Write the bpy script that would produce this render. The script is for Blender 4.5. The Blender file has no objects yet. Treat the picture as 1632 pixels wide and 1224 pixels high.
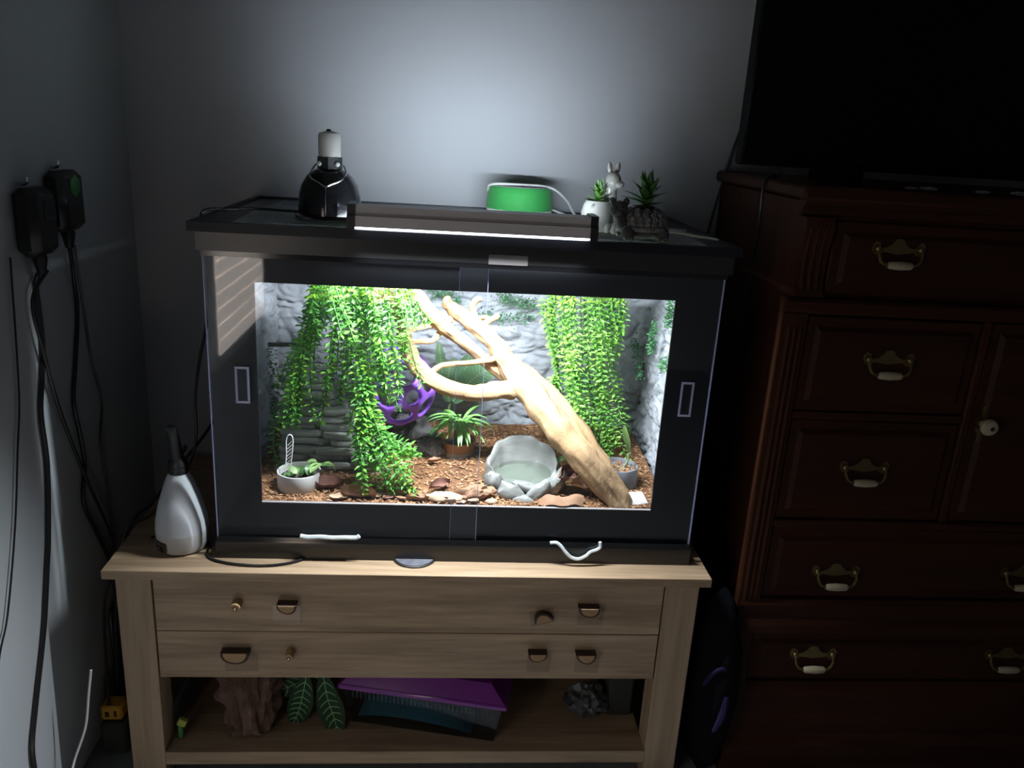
import bpy, bmesh, math, random
from mathutils import Vector, Matrix, noise, Euler
random.seed(11)
V = Vector
PI = math.pi
scene = bpy.context.scene
C = scene.collection
Z0 = 0.49            # height of the wooden stand; everything is built with z = 0 on its top, then lifted

# ------------------------------------------------------------------ camera, world, light, exposure
CAM = V((-0.0413959, -1.4150494, 0.8082001))
ROT = Euler((1.2666022, -0.0583455, -0.0701327), 'XYZ')
FPX = 1298.4159
cam = bpy.data.cameras.new('camera')
cam.sensor_width = 36.0
cam.lens = FPX / 1632 * 36
cam.clip_start = 0.02
cam_o = bpy.data.objects.new('camera', cam)
C.objects.link(cam_o)
cam_o.location = CAM + V((0, 0, Z0))
cam_o.rotation_euler = ROT
scene.camera = cam_o

world = bpy.data.worlds.new('world')
scene.world = world
world.use_nodes = True
world.node_tree.nodes['Background'].inputs[0].default_value = (0.30, 0.34, 0.40, 1)
world.node_tree.nodes['Background'].inputs[1].default_value = 0.02

scene.view_settings.view_transform = 'Standard'
scene.view_settings.look = 'None'
scene.view_settings.gamma = 1
scene.view_settings.use_curve_mapping = False
scene.view_settings.exposure = 0.0
scene.cycles.max_bounces = 10
scene.cycles.diffuse_bounces = 6
scene.cycles.glossy_bounces = 5
scene.cycles.transparent_max_bounces = 24
scene.cycles.caustics_reflective = False
scene.cycles.caustics_refractive = False
scene.cycles.sample_clamp_indirect = 6.0


def fill_light(name, loc, aim, size, power, col):
    l = bpy.data.lights.new(name, 'AREA')
    l.shape = 'DISK'
    l.size = size
    l.energy = power
    l.color = col
    o = bpy.data.objects.new(name, l)
    C.objects.link(o)
    o.location = V(loc)
    o.rotation_euler = (V(aim) - V(loc)).to_track_quat('-Z', 'Y').to_euler()
    return o


# unseen fill light added low before the stand, in place of floor bounce
fill_light('fill_light', (-0.45, -0.74, -0.45), (-0.10, 0.0, 0.0), 0.16, 0.40, (1.0, 0.82, 0.66))

WINDOW_GLOW = 3.6       # a lit blind in the left wall, beside the camera
LED_POWER = 53.0
FRONT_POWER = 13.5
REAR_POWER = 1.0
LENS_EMIT = 5.0
REAR_EMIT = 0.3


# ------------------------------------------------------------------ helpers
def ray(u, v):
    d = ROT.to_matrix() @ V(((u - 816) / FPX, -(v - 612) / FPX, -1))
    return d


def at(u, v, ax, val):
    """the point at a known depth plane (ax = val) seen at a place of the photograph"""
    d = ray(u, v)
    i = 'xyz'.index(ax)
    return CAM + d * ((val - CAM[i]) / d[i])


def aty(u, v, y):
    return at(u, v, 'y', y)


def rnd(a, b):
    return random.uniform(a, b)


class MB:
    def __init__(s):
        s.v, s.f, s.m = [], [], []

    def add(s, vs, fs, mi=0):
        o = len(s.v)
        s.v += [V(p) for p in vs]
        s.f += [tuple(i + o for i in f) for f in fs]
        s.m += [mi] * len(fs)
        return s

    def box(s, x0, x1, y0, y1, z0, z1, b=0.0, mi=0, rot=None):
        lo, hi = V((x0, y0, z0)), V((x1, y1, z1))
        c = (lo + hi) / 2
        h = (hi - lo) / 2
        b = min(b, min(h) * 0.9)
        vs, fs, ix = [], [], {}
        if b <= 0:
            for i in (-1, 1):
                for j in (-1, 1):
                    for k in (-1, 1):
                        ix[i, j, k] = len(vs)
                        vs.append(V((i * h.x, j * h.y, k * h.z)))
            for a in range(3):
                for sg in (-1, 1):
                    q = []
                    for (p, r) in ((-1, -1), (1, -1), (1, 1), (-1, 1)):
                        t = [0, 0, 0]
                        t[a] = sg
                        t[(a + 1) % 3] = p
                        t[(a + 2) % 3] = r
                        q.append(ix[tuple(t)])
                    fs.append(q if sg > 0 else q[::-1])
        else:
            for i in (-1, 1):
                for j in (-1, 1):
                    for k in (-1, 1):
                        sg = (i, j, k)
                        for a in range(3):
                            p = [sg[n] * (h[n] - (0 if n == a else b)) for n in range(3)]
                            ix[sg, a] = len(vs)
                            vs.append(V(p))
            for a in range(3):
                for sg in (-1, 1):
                    q = []
                    for (p, r) in ((-1, -1), (1, -1), (1, 1), (-1, 1)):
                        t = [0, 0, 0]
                        t[a] = sg
                        t[(a + 1) % 3] = p
                        t[(a + 2) % 3] = r
                        q.append(ix[tuple(t), a])
                    fs.append(q if sg > 0 else q[::-1])
            for a in range(3):
                b1, b2 = (a + 1) % 3, (a + 2) % 3
                for p in (-1, 1):
                    for r in (-1, 1):
                        t0, t1 = [0, 0, 0], [0, 0, 0]
                        t0[a], t1[a] = -1, 1
                        t0[b1] = t1[b1] = p
                        t0[b2] = t1[b2] = r
                        q = [ix[tuple(t0), b1], ix[tuple(t1), b1], ix[tuple(t1), b2], ix[tuple(t0), b2]]
                        n = (vs[q[1]] - vs[q[0]]).cross(vs[q[2]] - vs[q[1]])
                        m = V((0, 0, 0))
                        m[b1], m[b2] = p, r
                        fs.append(q if n.dot(m) > 0 else q[::-1])
            for i in (-1, 1):
                for j in (-1, 1):
                    for k in (-1, 1):
                        q = [ix[(i, j, k), a] for a in range(3)]
                        n = (vs[q[1]] - vs[q[0]]).cross(vs[q[2]] - vs[q[1]])
                        fs.append(q if n.dot(V((i, j, k))) > 0 else q[::-1])
        if rot is not None:
            vs = [rot @ p for p in vs]
        return s.add([p + c for p in vs], fs, mi)

    def tube(s, pts, r, n=8, mi=0, cap=True, wob=0.0, seed=0.0, ridge=0.0):
        pts = [V(p) for p in pts]
        if not isinstance(r, (list, tuple)):
            r = [r] * len(pts)
        vs, fs = [], []
        t = (pts[1] - pts[0]).normalized()
        up = V((0, 0, 1)) if abs(t.z) < 0.9 else V((1, 0, 0))
        a = t.cross(up).normalized()
        for i, p in enumerate(pts):
            if i < len(pts) - 1:
                t2 = (pts[i + 1] - pts[max(i - 1, 0)])
            else:
                t2 = pts[i] - pts[i - 1]
            if t2.length < 1e-9:
                t2 = t
            t2 = t2.normalized()
            a = (a - t2 * a.dot(t2)).normalized()
            b = t2.cross(a)
            for k in range(n):
                th = 2 * PI * k / n
                d = a * math.cos(th) + b * math.sin(th)
                rr = r[i]
                if wob:
                    rr *= 1 + wob * noise.noise(V((math.cos(th) * 1.3 + seed, math.sin(th) * 1.3, i * 0.35 + seed)))
                if ridge:
                    rr *= 1 + ridge * noise.noise(V((math.cos(th) * 3.4 + seed, math.sin(th) * 3.4, i * 0.10 + seed))) + ridge * 0.5 * noise.noise(V((math.cos(th) * 8 + seed, math.sin(th) * 8, i * 0.12)))
                vs.append(p + d * rr)
            t = t2
        for i in range(len(pts) - 1):
            for k in range(n):
                k2 = (k + 1) % n
                fs.append((i * n + k, i * n + k2, (i + 1) * n + k2, (i + 1) * n + k))
        if cap:
            fs.append(tuple(range(n))[::-1])
            fs.append(tuple((len(pts) - 1) * n + k for k in range(n)))
        return s.add(vs, fs, mi)

    def lathe(s, c, prof, n=28, mi=0, ax=None, sx=1.0, sy=1.0):
        """prof: list of (r, h) around c; ax: matrix that turns local z"""
        vs, fs = [], []
        c = V(c)
        for (r, h) in prof:
            for k in range(n):
                th = 2 * PI * k / n
                p = V((r * math.cos(th) * sx, r * math.sin(th) * sy, h))
                vs.append(c + (ax @ p if ax is not None else p))
        for i in range(len(prof) - 1):
            for k in range(n):
                k2 = (k + 1) % n
                fs.append((i * n + k, i * n + k2, (i + 1) * n + k2, (i + 1) * n + k))
        if prof[0][0] > 1e-6:
            fs.append(tuple(range(n))[::-1])
        if prof[-1][0] > 1e-6:
            fs.append(tuple((len(prof) - 1) * n + k for k in range(n)))
        return s.add(vs, fs, mi)

    def prism(s, poly, plane, d0, d1, mi=0, face_mi=None):
        """poly in plane 'xz' (extruded along y), 'yz' (along x) or 'xy' (along z)"""
        def mk(p, d):
            return {'xz': V((p[0], d, p[1])), 'yz': V((d, p[0], p[1])), 'xy': V((p[0], p[1], d))}[plane]
        n = len(poly)
        vs = [mk(p, d0) for p in poly] + [mk(p, d1) for p in poly]
        o = len(s.v)
        s.add(vs, [(i, (i + 1) % n, n + (i + 1) % n, n + i) for i in range(n)], mi)
        s.f += [tuple(o + i for i in range(n))[::-1], tuple(o + n + i for i in range(n))]
        s.m += [mi if face_mi is None else face_mi] * 2
        return s

    def ell(s, c, r, nu=16, nv=10, fn=None, mi=0, rot=None):
        c = V(c)
        r = V(r) if not isinstance(r, (int, float)) else V((r, r, r))
        vs, fs = [], []
        for j in range(nv + 1):
            ph = -PI / 2 + PI * j / nv
            for i in range(nu):
                th = 2 * PI * i / nu
                d = V((math.cos(ph) * math.cos(th), math.cos(ph) * math.sin(th), math.sin(ph)))
                k = fn(d) if fn else 1.0
                p = V((d.x * r.x, d.y * r.y, d.z * r.z)) * k
                vs.append(c + (rot @ p if rot is not None else p))
        for j in range(nv):
            for i in range(nu):
                i2 = (i + 1) % nu
                fs.append((j * nu + i, j * nu + i2, (j + 1) * nu + i2, (j + 1) * nu + i))
        return s.add(vs, fs, mi)

    def grid(s, fn, nu, nv, mi=0):
        vs = [fn(i / nu, j / nv) for j in range(nv + 1) for i in range(nu + 1)]
        w = nu + 1
        fs = [(j * w + i, j * w + i + 1, (j + 1) * w + i + 1, (j + 1) * w + i) for j in range(nv) for i in range(nu)]
        return s.add(vs, fs, mi)

    def leaflet(s, b, d, up, L, w, mi=0, fold=0.22):
        d = d.normalized()
        sd = d.cross(up)
        sd = sd.normalized() if sd.length > 1e-5 else V((1, 0, 0))
        nn = sd.cross(d)
        m = b + d * L * 0.58
        t = b + d * L - nn * L * 0.06
        return s.add([b, m + sd * w / 2 + nn * w * fold, t, m - sd * w / 2 + nn * w * fold, m],
                     [(0, 4, 1), (1, 4, 2), (0, 3, 4), (3, 2, 4)], mi)

    def blade(s, spine, wid, up, mi=0, fold=0.15, th=0.0):
        """a long leaf: spine points, half widths, folded along its middle"""
        vs, fs = [], []
        n = len(spine)
        for i, p in enumerate(spine):
            p = V(p)
            t = (V(spine[min(i + 1, n - 1)]) - V(spine[max(i - 1, 0)])).normalized()
            sd = t.cross(V(up))
            sd = sd.normalized() if sd.length > 1e-5 else V((1, 0, 0))
            nn = sd.cross(t)
            w = wid[i]
            vs += [p - sd * w + nn * w * fold, p, p + sd * w + nn * w * fold]
        for i in range(n - 1):
            for k in range(2):
                fs.append((i * 3 + k, i * 3 + k + 1, (i + 1) * 3 + k + 1, (i + 1) * 3 + k))
        return s.add(vs, fs, mi)


def spline(pts, n=6):
    pts = [V(p) for p in pts]
    out = []
    for i in range(len(pts) - 1):
        p0, p1, p2, p3 = pts[max(i - 1, 0)], pts[i], pts[i + 1], pts[min(i + 2, len(pts) - 1)]
        for k in range(n):
            t = k / n
            out.append(0.5 * ((2 * p1) + (p2 - p0) * t + (2 * p0 - 5 * p1 + 4 * p2 - p3) * t * t + (3 * p1 - p0 - 3 * p2 + p3) * t ** 3))
    out.append(pts[-1])
    return out


def lerpn(vals, n):
    out = []
    m = len(vals) - 1
    for i in range(n):
        t = i / (n - 1) * m
        k = min(int(t), m - 1)
        out.append(vals[k] + (vals[k + 1] - vals[k]) * (t - k))
    return out


WLOC = {}


def thing(name, label, cat, loc, group=None, kind=None):
    o = bpy.data.objects.new(name, None)
    o.empty_display_size = 0.03
    C.objects.link(o)
    o.location = V(loc)
    WLOC[o.name] = V(loc)
    tag(o, label, cat, group, kind)
    return o


def tag(o, label=None, cat=None, group=None, kind=None):
    if label:
        o['label'] = label
    if cat:
        o['category'] = cat
    if group:
        o['group'] = group
    if kind:
        o['kind'] = kind
    return o


def obj(name, mb, mats, parent=None, smooth=True, ang=38):
    if parent is not None:
        L = WLOC[parent.name]
    else:
        xs = [p.x for p in mb.v]
        ys = [p.y for p in mb.v]
        zs = [p.z for p in mb.v]
        L = V(((min(xs) + max(xs)) / 2, (min(ys) + max(ys)) / 2, min(zs)))
    me = bpy.data.meshes.new(name)
    me.from_pydata([tuple(p - L) for p in mb.v], [], mb.f)
    for m in (mats if isinstance(mats, (list, tuple)) else [mats]):
        me.materials.append(m)
    me.polygons.foreach_set('material_index', mb.m)
    if smooth:
        me.polygons.foreach_set('use_smooth', [True] * len(me.polygons))
        if ang:
            me.set_sharp_from_angle(angle=math.radians(ang))
    me.update()
    o = bpy.data.objects.new(name, me)
    C.objects.link(o)
    if parent is not None:
        o.parent = parent
    else:
        o.location = L
    WLOC[o.name] = L
    return o


def struct(name, mb, m):
    return tag(obj(name, mb, m, smooth=False), kind='structure')


# ------------------------------------------------------------------ materials
def mat(name, col, rough=0.5, metal=0.0, spec=0.5, var=None, bump=None, col2=None, scale=(1, 1, 1), coat=0.0, island=None, trans=0.0, sheen=0.0):
    """var=(noise scale, contrast) mixes col and col2; bump=(noise scale, strength); scale stretches the texture space"""
    m = bpy.data.materials.new(name)
    m.use_nodes = True
    nt = m.node_tree
    N, Lk = nt.nodes, nt.links
    bs = N['Principled BSDF']
    bs.inputs['Base Color'].default_value = (*col, 1)
    bs.inputs['Roughness'].default_value = rough
    bs.inputs['Metallic'].default_value = metal
    bs.inputs['Specular IOR Level'].default_value = spec
    bs.inputs['Coat Weight'].default_value = coat
    bs.inputs['Sheen Weight'].default_value = sheen
    mp = None
    if var or bump:
        tc = N.new('ShaderNodeTexCoord')
        mp = N.new('ShaderNodeMapping')
        mp.inputs['Scale'].default_value = scale
        Lk.new(tc.outputs['Object'], mp.inputs[0])
    src = None
    if var:
        nz = N.new('ShaderNodeTexNoise')
        nz.inputs['Scale'].default_value = var[0]
        nz.inputs['Detail'].default_value = 6
        nz.inputs['Roughness'].default_value = 0.62
        Lk.new(mp.outputs[0], nz.inputs['Vector'])
        rp = N.new('ShaderNodeValToRGB')
        k = var[1]
        rp.color_ramp.elements[0].position = 0.5 - 0.5 * k
        rp.color_ramp.elements[1].position = 0.5 + 0.5 * k
        c2 = col2 if col2 else tuple(x * 0.6 for x in col)
        rp.color_ramp.elements[0].color = (*c2, 1)
        rp.color_ramp.elements[1].color = (*col, 1)
        Lk.new(nz.outputs['Fac'], rp.inputs[0])
        src = rp.outputs[0]
    if island:
        ge = N.new('ShaderNodeNewGeometry')
        rp = N.new('ShaderNodeValToRGB')
        rp.color_ramp.interpolation = 'LINEAR'
        el = rp.color_ramp.elements
        el[0].color = (*island[0], 1)
        el[1].color = (*island[-1], 1)
        for i in range(1, len(island) - 1):
            e = el.new(i / (len(island) - 1))
            e.color = (*island[i], 1)
        Lk.new(ge.outputs['Random Per Island'], rp.inputs[0])
        src = rp.outputs[0]
    if src:
        Lk.new(src, bs.inputs['Base Color'])
    if bump:
        nb = N.new('ShaderNodeTexNoise')
        nb.inputs['Scale'].default_value = bump[0]
        nb.inputs['Detail'].default_value = 7
        nb.inputs['Roughness'].default_value = 0.65
        Lk.new(mp.outputs[0], nb.inputs['Vector'])
        bp = N.new('ShaderNodeBump')
        bp.inputs['Strength'].default_value = bump[1]
        bp.inputs['Distance'].default_value = bump[2] if len(bump) > 2 else 0.004
        Lk.new(nb.outputs['Fac'], bp.inputs['Height'])
        Lk.new(bp.outputs[0], bs.inputs['Normal'])
    if trans:
        out = N['Material Output']
        tr = N.new('ShaderNodeBsdfTranslucent')
        if src:
            Lk.new(src, tr.inputs[0])
        else:
            tr.inputs[0].default_value = (*col, 1)
        mx = N.new('ShaderNodeMixShader')
        mx.inputs[0].default_value = trans
        Lk.new(bs.outputs[0], mx.inputs[1])
        Lk.new(tr.outputs[0], mx.inputs[2])
        Lk.new(mx.outputs[0], out.inputs[0])
    return m


def clear_mat(name, tint=(1, 1, 1), rough=0.02, refl=1.0, ior=1.46, haze=0.0, haze_col=(0.6, 0.65, 0.75)):
    """thin clear sheet: passes light straight on, reflects by fresnel, with a little dusty haze"""
    m = bpy.data.materials.new(name)
    m.use_nodes = True
    nt = m.node_tree
    N, Lk = nt.nodes, nt.links
    N.remove(N['Principled BSDF'])
    tr = N.new('ShaderNodeBsdfTransparent')
    tr.inputs[0].default_value = (*tint, 1)
    gl = N.new('ShaderNodeBsdfGlossy')
    gl.inputs['Roughness'].default_value = rough
    lw = N.new('ShaderNodeLayerWeight')          # Schlick reflectance, the same from both sides of the sheet
    lw.inputs[0].default_value = 0.5
    pw = N.new('ShaderNodeMath')
    pw.operation = 'POWER'
    pw.inputs[1].default_value = 5
    Lk.new(lw.outputs['Facing'], pw.inputs[0])
    f0 = ((ior - 1) / (ior + 1)) ** 2
    ml = N.new('ShaderNodeMath')
    ml.operation = 'MULTIPLY_ADD'
    ml.inputs[1].default_value = (1 - f0) * min(refl, 1.0)
    ml.inputs[2].default_value = f0 * refl
    Lk.new(pw.outputs[0], ml.inputs[0])
    mx = N.new('ShaderNodeMixShader')
    Lk.new(ml.outputs[0], mx.inputs[0])
    Lk.new(tr.outputs[0], mx.inputs[1])
    Lk.new(gl.outputs[0], mx.inputs[2])
    last = mx
    if haze:
        df = N.new('ShaderNodeBsdfTranslucent')
        df.inputs[0].default_value = (*haze_col, 1)
        m2 = N.new('ShaderNodeMixShader')
        m2.inputs[0].default_value = haze
        Lk.new(mx.outputs[0], m2.inputs[1])
        Lk.new(df.outputs[0], m2.inputs[2])
        last = m2
    Lk.new(last.outputs[0], N['Material Output'].inputs[0])
    return m


def screen_mat(name):
    """fine metal fly screen: half open, half grey wire"""
    m = bpy.data.materials.new(name)
    m.use_nodes = True
    nt = m.node_tree
    N, Lk = nt.nodes, nt.links
    bs = N['Principled BSDF']
    bs.inputs['Base Color'].default_value = (0.30, 0.32, 0.34, 1)
    bs.inputs['Metallic'].default_value = 0.4
    bs.inputs['Roughness'].default_value = 0.5
    tr = N.new('ShaderNodeBsdfTransparent')
    mx = N.new('ShaderNodeMixShader')
    tc = N.new('ShaderNodeTexCoord')
    nz = N.new('ShaderNodeTexNoise')
    nz.inputs['Scale'].default_value = 22
    Lk.new(tc.outputs['Object'], nz.inputs['Vector'])
    mr = N.new('ShaderNodeMapRange')
    mr.inputs['To Min'].default_value = 0.34
    mr.inputs['To Max'].default_value = 0.44
    Lk.new(nz.outputs['Fac'], mr.inputs['Value'])
    Lk.new(mr.outputs[0], mx.inputs[0])
    Lk.new(tr.outputs[0], mx.inputs[1])
    Lk.new(bs.outputs[0], mx.inputs[2])
    Lk.new(mx.outputs[0], N['Material Output'].inputs[0])
    return m


def glow(name, col, strength):
    m = bpy.data.materials.new(name)
    m.use_nodes = True
    bs = m.node_tree.nodes['Principled BSDF']
    bs.inputs['Base Color'].default_value = (*col, 1)
    bs.inputs['Emission Color'].default_value = (*col, 1)
    bs.inputs['Emission Strength'].default_value = strength
    return m


def wood(name, dark, light, axis='x', rough=0.5, sc=1.0, bump=0.12, spec=0.4):
    m = bpy.data.materials.new(name)
    m.use_nodes = True
    nt = m.node_tree
    N, Lk = nt.nodes, nt.links
    bs = N['Principled BSDF']
    bs.inputs['Roughness'].default_value = rough
    bs.inputs['Specular IOR Level'].default_value = spec
    tc = N.new('ShaderNodeTexCoord')
    mp = N.new('ShaderNodeMapping')
    s = [14 * sc, 14 * sc, 14 * sc]
    s['xyz'.index(axis)] = 0.9 * sc
    mp.inputs['Scale'].default_value = s
    Lk.new(tc.outputs['Object'], mp.inputs[0])
    n1 = N.new('ShaderNodeTexNoise')
    n1.inputs['Scale'].default_value = 2.2
    n1.inputs['Detail'].default_value = 8
    n1.inputs['Roughness'].default_value = 0.6
    n1.inputs['Distortion'].default_value = 0.6
    Lk.new(mp.outputs[0], n1.inputs['Vector'])
    n2 = N.new('ShaderNodeTexNoise')
    n2.inputs['Scale'].default_value = 9
    n2.inputs['Detail'].default_value = 5
    Lk.new(mp.outputs[0], n2.inputs['Vector'])
    rp = N.new('ShaderNodeValToRGB')
    e = rp.color_ramp.elements
    e[0].position, e[1].position = 0.33, 0.66
    e[0].color, e[1].color = (*dark, 1), (*light, 1)
    mxv = N.new('ShaderNodeMix')
    mxv.data_type = 'FLOAT'
    mxv.inputs[0].default_value = 0.35
    Lk.new(n1.outputs['Fac'], mxv.inputs[2])
    Lk.new(n2.outputs['Fac'], mxv.inputs[3])
    Lk.new(mxv.outputs[0], rp.inputs[0])
    Lk.new(rp.outputs[0], bs.inputs['Base Color'])
    bp = N.new('ShaderNodeBump')
    bp.inputs['Strength'].default_value = bump
    bp.inputs['Distance'].default_value = 0.002
    Lk.new(mxv.outputs[0], bp.inputs['Height'])
    Lk.new(bp.outputs[0], bs.inputs['Normal'])
    return m


M = {}
M['wall'] = mat('wall_paint', (0.44, 0.44, 0.47), 0.75, spec=0.3, var=(3, 0.8), col2=(0.40, 0.40, 0.43), bump=(160, 0.05, 0.001))
M['wall_left'] = mat('wall_paint_side', (0.40, 0.42, 0.44), 0.7, spec=0.3, var=(3, 0.8), col2=(0.37, 0.39, 0.41), bump=(160, 0.05, 0.001))
M['ceil'] = mat('ceiling_paint', (0.5, 0.5, 0.5), 0.9)
M['carpet'] = mat('grey_carpet', (0.22, 0.23, 0.24), 0.95, var=(60, 0.6), bump=(300, 0.4))
M['oak_x'] = wood('light_oak_across', (0.215, 0.143, 0.085), (0.45, 0.325, 0.212), 'x')
M['oak_z'] = wood('light_oak_upright', (0.255, 0.175, 0.110), (0.41, 0.30, 0.20), 'z')
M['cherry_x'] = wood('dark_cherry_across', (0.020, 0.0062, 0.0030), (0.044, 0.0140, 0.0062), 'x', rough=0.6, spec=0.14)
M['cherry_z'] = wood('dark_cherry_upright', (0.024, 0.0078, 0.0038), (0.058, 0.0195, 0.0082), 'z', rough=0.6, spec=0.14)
M['black'] = mat('black_plastic', (0.012, 0.012, 0.013), 0.38, spec=0.5)
M['black_gloss'] = mat('black_gloss', (0.006, 0.006, 0.007), 0.12, spec=0.5)
M['black_rim'] = mat('black_rim_plastic', (0.020, 0.019, 0.020), 0.33, spec=0.55, var=(20, 0.9), col2=(0.012, 0.012, 0.012))
M['panel'] = mat('black_panel', (0.008, 0.009, 0.013), 0.45, spec=0.3)
M['glass'] = clear_mat('side_glass', (0.93, 0.96, 0.95), refl=1.0)
M['acrylic'] = clear_mat('clear_acrylic', (0.965, 0.97, 0.985), rough=0.03, refl=1.0, haze=0.005)
M['acrylic_edge'] = mat('acrylic_edge', (0.62, 0.66, 0.92), 0.25, spec=0.6, trans=0.4)  # pale blue put into the colour for light glowing at the sheet edges
M['acrylic_bit'] = clear_mat('acrylic_handle', (0.85, 0.87, 0.92), rough=0.05, refl=1.5, haze=0.05)
M['screen'] = screen_mat('metal_screen')
M['alu'] = mat('brushed_aluminium', (0.58, 0.555, 0.56), 0.5, metal=0.25, var=(3, 0.9), col2=(0.50, 0.48, 0.49), scale=(1, 40, 40), bump=(5, 0.1, 0.001))
M['chrome'] = mat('chrome_wire', (0.75, 0.75, 0.76), 0.2, metal=1.0)
M['ceramic'] = mat('white_ceramic_socket', (0.62, 0.61, 0.58), 0.35, spec=0.5)
M['lens'] = glow('led_lens', (0.90, 0.96, 1.0), LENS_EMIT)
M['rear_fill'] = glow('rear_fill_glow', (0.86, 0.94, 1.0), REAR_EMIT)
M['blind'] = glow('lit_blind', (1.0, 0.90, 0.82), WINDOW_GLOW)
M['rock'] = mat('foam_rock', (0.50, 0.52, 0.56), 0.9, spec=0.2, var=(9, 0.75), col2=(0.27, 0.29, 0.315), bump=(60, 0.6, 0.006), scale=(1, 1, 1.5))
M['slate'] = mat('dark_slate', (0.40, 0.41, 0.37), 0.8, var=(10, 0.6), col2=(0.13, 0.14, 0.135), bump=(14, 1.0, 0.006), scale=(1, 1, 7))
M['slate_dark'] = mat('slate_core', (0.02, 0.022, 0.022), 0.9)
M['drift'] = mat('driftwood', (0.44, 0.31, 0.18), 0.75, spec=0.15, var=(9, 0.65), col2=(0.31, 0.185, 0.088), bump=(22, 0.8, 0.006), scale=(1.6, 1, 0.9))
M['substrate'] = mat('bark_substrate', (0.30, 0.155, 0.075), 0.95, spec=0.1, var=(90, 0.6), col2=(0.075, 0.035, 0.018), bump=(120, 0.9, 0.006))
M['chips'] = mat('bark_chips', (0.3, 0.16, 0.08), 0.9, spec=0.15, island=[(0.10, 0.045, 0.022), (0.26, 0.13, 0.06), (0.40, 0.22, 0.11), (0.17, 0.08, 0.04), (0.50, 0.31, 0.18)])
M['leaf'] = mat('vine_leaf', (0.12, 0.4, 0.06), 0.42, spec=0.4, island=[(0.070, 0.25, 0.05), (0.12, 0.38, 0.06), (0.21, 0.54, 0.06), (0.10, 0.32, 0.065), (0.36, 0.68, 0.06)], trans=0.28)
M['leaf_r'] = mat('vine_leaf_bright', (0.18, 0.45, 0.08), 0.42, spec=0.4, island=[(0.12, 0.35, 0.06), (0.23, 0.55, 0.09), (0.33, 0.66, 0.11), (0.17, 0.45, 0.08), (0.44, 0.72, 0.10)], trans=0.28)
M['stem'] = mat('vine_stem', (0.07, 0.18, 0.035), 0.6)
M['purple'] = mat('purple_rubber', (0.32, 0.11, 0.74), 0.45, spec=0.4)
M['white_pot'] = mat('white_stoneware', (0.56, 0.56, 0.54), 0.55, var=(30, 0.8), col2=(0.48, 0.48, 0.46))
M['copper'] = mat('copper_glaze', (0.42, 0.19, 0.075), 0.4, spec=0.5, var=(12, 0.8), col2=(0.30, 0.13, 0.05))
M['grey_pot'] = mat('grey_pot_clay', (0.20, 0.21, 0.235), 0.6, var=(20, 0.8), col2=(0.16, 0.17, 0.19))
M['grey_rim'] = mat('grey_plastic', (0.33, 0.31, 0.31), 0.5)
M['soil'] = mat('dark_soil', (0.035, 0.025, 0.02), 0.95, var=(80, 0.6), col2=(0.10, 0.08, 0.06), bump=(120, 0.8))
M['dish'] = mat('grey_resin_rock', (0.29, 0.295, 0.275), 0.5, spec=0.4, var=(9, 0.6), col2=(0.12, 0.125, 0.115), bump=(26, 0.35, 0.005), scale=(1, 1, 2))
M['water'] = clear_mat('water', (0.90, 0.93, 0.90), rough=0.02, refl=1.0, ior=1.33)
M['palm'] = mat('palm_leaf', (0.13, 0.38, 0.075), 0.45, island=[(0.10, 0.32, 0.07), (0.22, 0.54, 0.12), (0.32, 0.64, 0.17)], trans=0.2)
M['palm_stem'] = mat('palm_stem', (0.28, 0.36, 0.18), 0.6, var=(20, 0.7), col2=(0.14, 0.2, 0.08), scale=(8, 8, 1))
M['hoya'] = mat('waxy_leaf', (0.085, 0.21, 0.05), 0.35, var=(14, 0.7), col2=(0.03, 0.085, 0.028), trans=0.1)
M['hoya_pale'] = mat('waxy_leaf_pale', (0.32, 0.46, 0.16), 0.4, var=(14, 0.7), col2=(0.13, 0.27, 0.07), trans=0.15)
M['broad'] = mat('broad_leaf', (0.27, 0.50, 0.25), 0.45, var=(10, 0.7), col2=(0.15, 0.34, 0.16), trans=0.15)
M['broad_vein'] = mat('broad_leaf_vein', (0.50, 0.66, 0.44), 0.5)
M['moss'] = mat('moss', (0.06, 0.24, 0.09), 0.9, island=[(0.03, 0.13, 0.06), (0.06, 0.22, 0.085), (0.11, 0.30, 0.09)])
M['white_plastic'] = mat('white_plastic', (0.72, 0.73, 0.72), 0.4)
M['card'] = mat('white_card', (0.70, 0.73, 0.74), 0.5)
M['dry1'] = mat('dry_leaf_tan', (0.42, 0.255, 0.15), 0.8, var=(25, 0.7), col2=(0.26, 0.13, 0.075), bump=(60, 0.3, 0.003), trans=0.1)
M['dry2'] = mat('dry_leaf_red', (0.27, 0.13, 0.09), 0.8, var=(25, 0.7), col2=(0.13, 0.055, 0.04), bump=(60, 0.3, 0.003), trans=0.1)
M['dry3'] = mat('pale_bark', (0.60, 0.45, 0.31), 0.8, var=(16, 0.7), col2=(0.38, 0.22, 0.13), bump=(40, 0.5, 0.004))
M['darkbark'] = mat('grey_bark', (0.18, 0.17, 0.165), 0.85, var=(16, 0.6), col2=(0.05, 0.045, 0.045), bump=(40, 0.9, 0.008), scale=(3, 3, 1))
M['bottle'] = mat('milky_plastic', (0.60, 0.62, 0.66), 0.42, spec=0.4, trans=0.25)
M['bottle_low'] = mat('milky_plastic_filled', (0.55, 0.55, 0.56), 0.42, spec=0.4, trans=0.15)
M['print_white'] = mat('print_white', (0.30, 0.30, 0.31), 0.5)
M['green_fabric'] = mat('green_fabric', (0.028, 0.30, 0.060), 0.75, var=(300, 0.5), col2=(0.02, 0.24, 0.045), sheen=0.1)
M['speaker_top'] = mat('speaker_top', (0.20, 0.19, 0.195), 0.55)
M['glaze'] = mat('white_glaze', (0.62, 0.62, 0.58), 0.25, spec=0.5, var=(14, 0.35), col2=(0.48, 0.46, 0.43))
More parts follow.
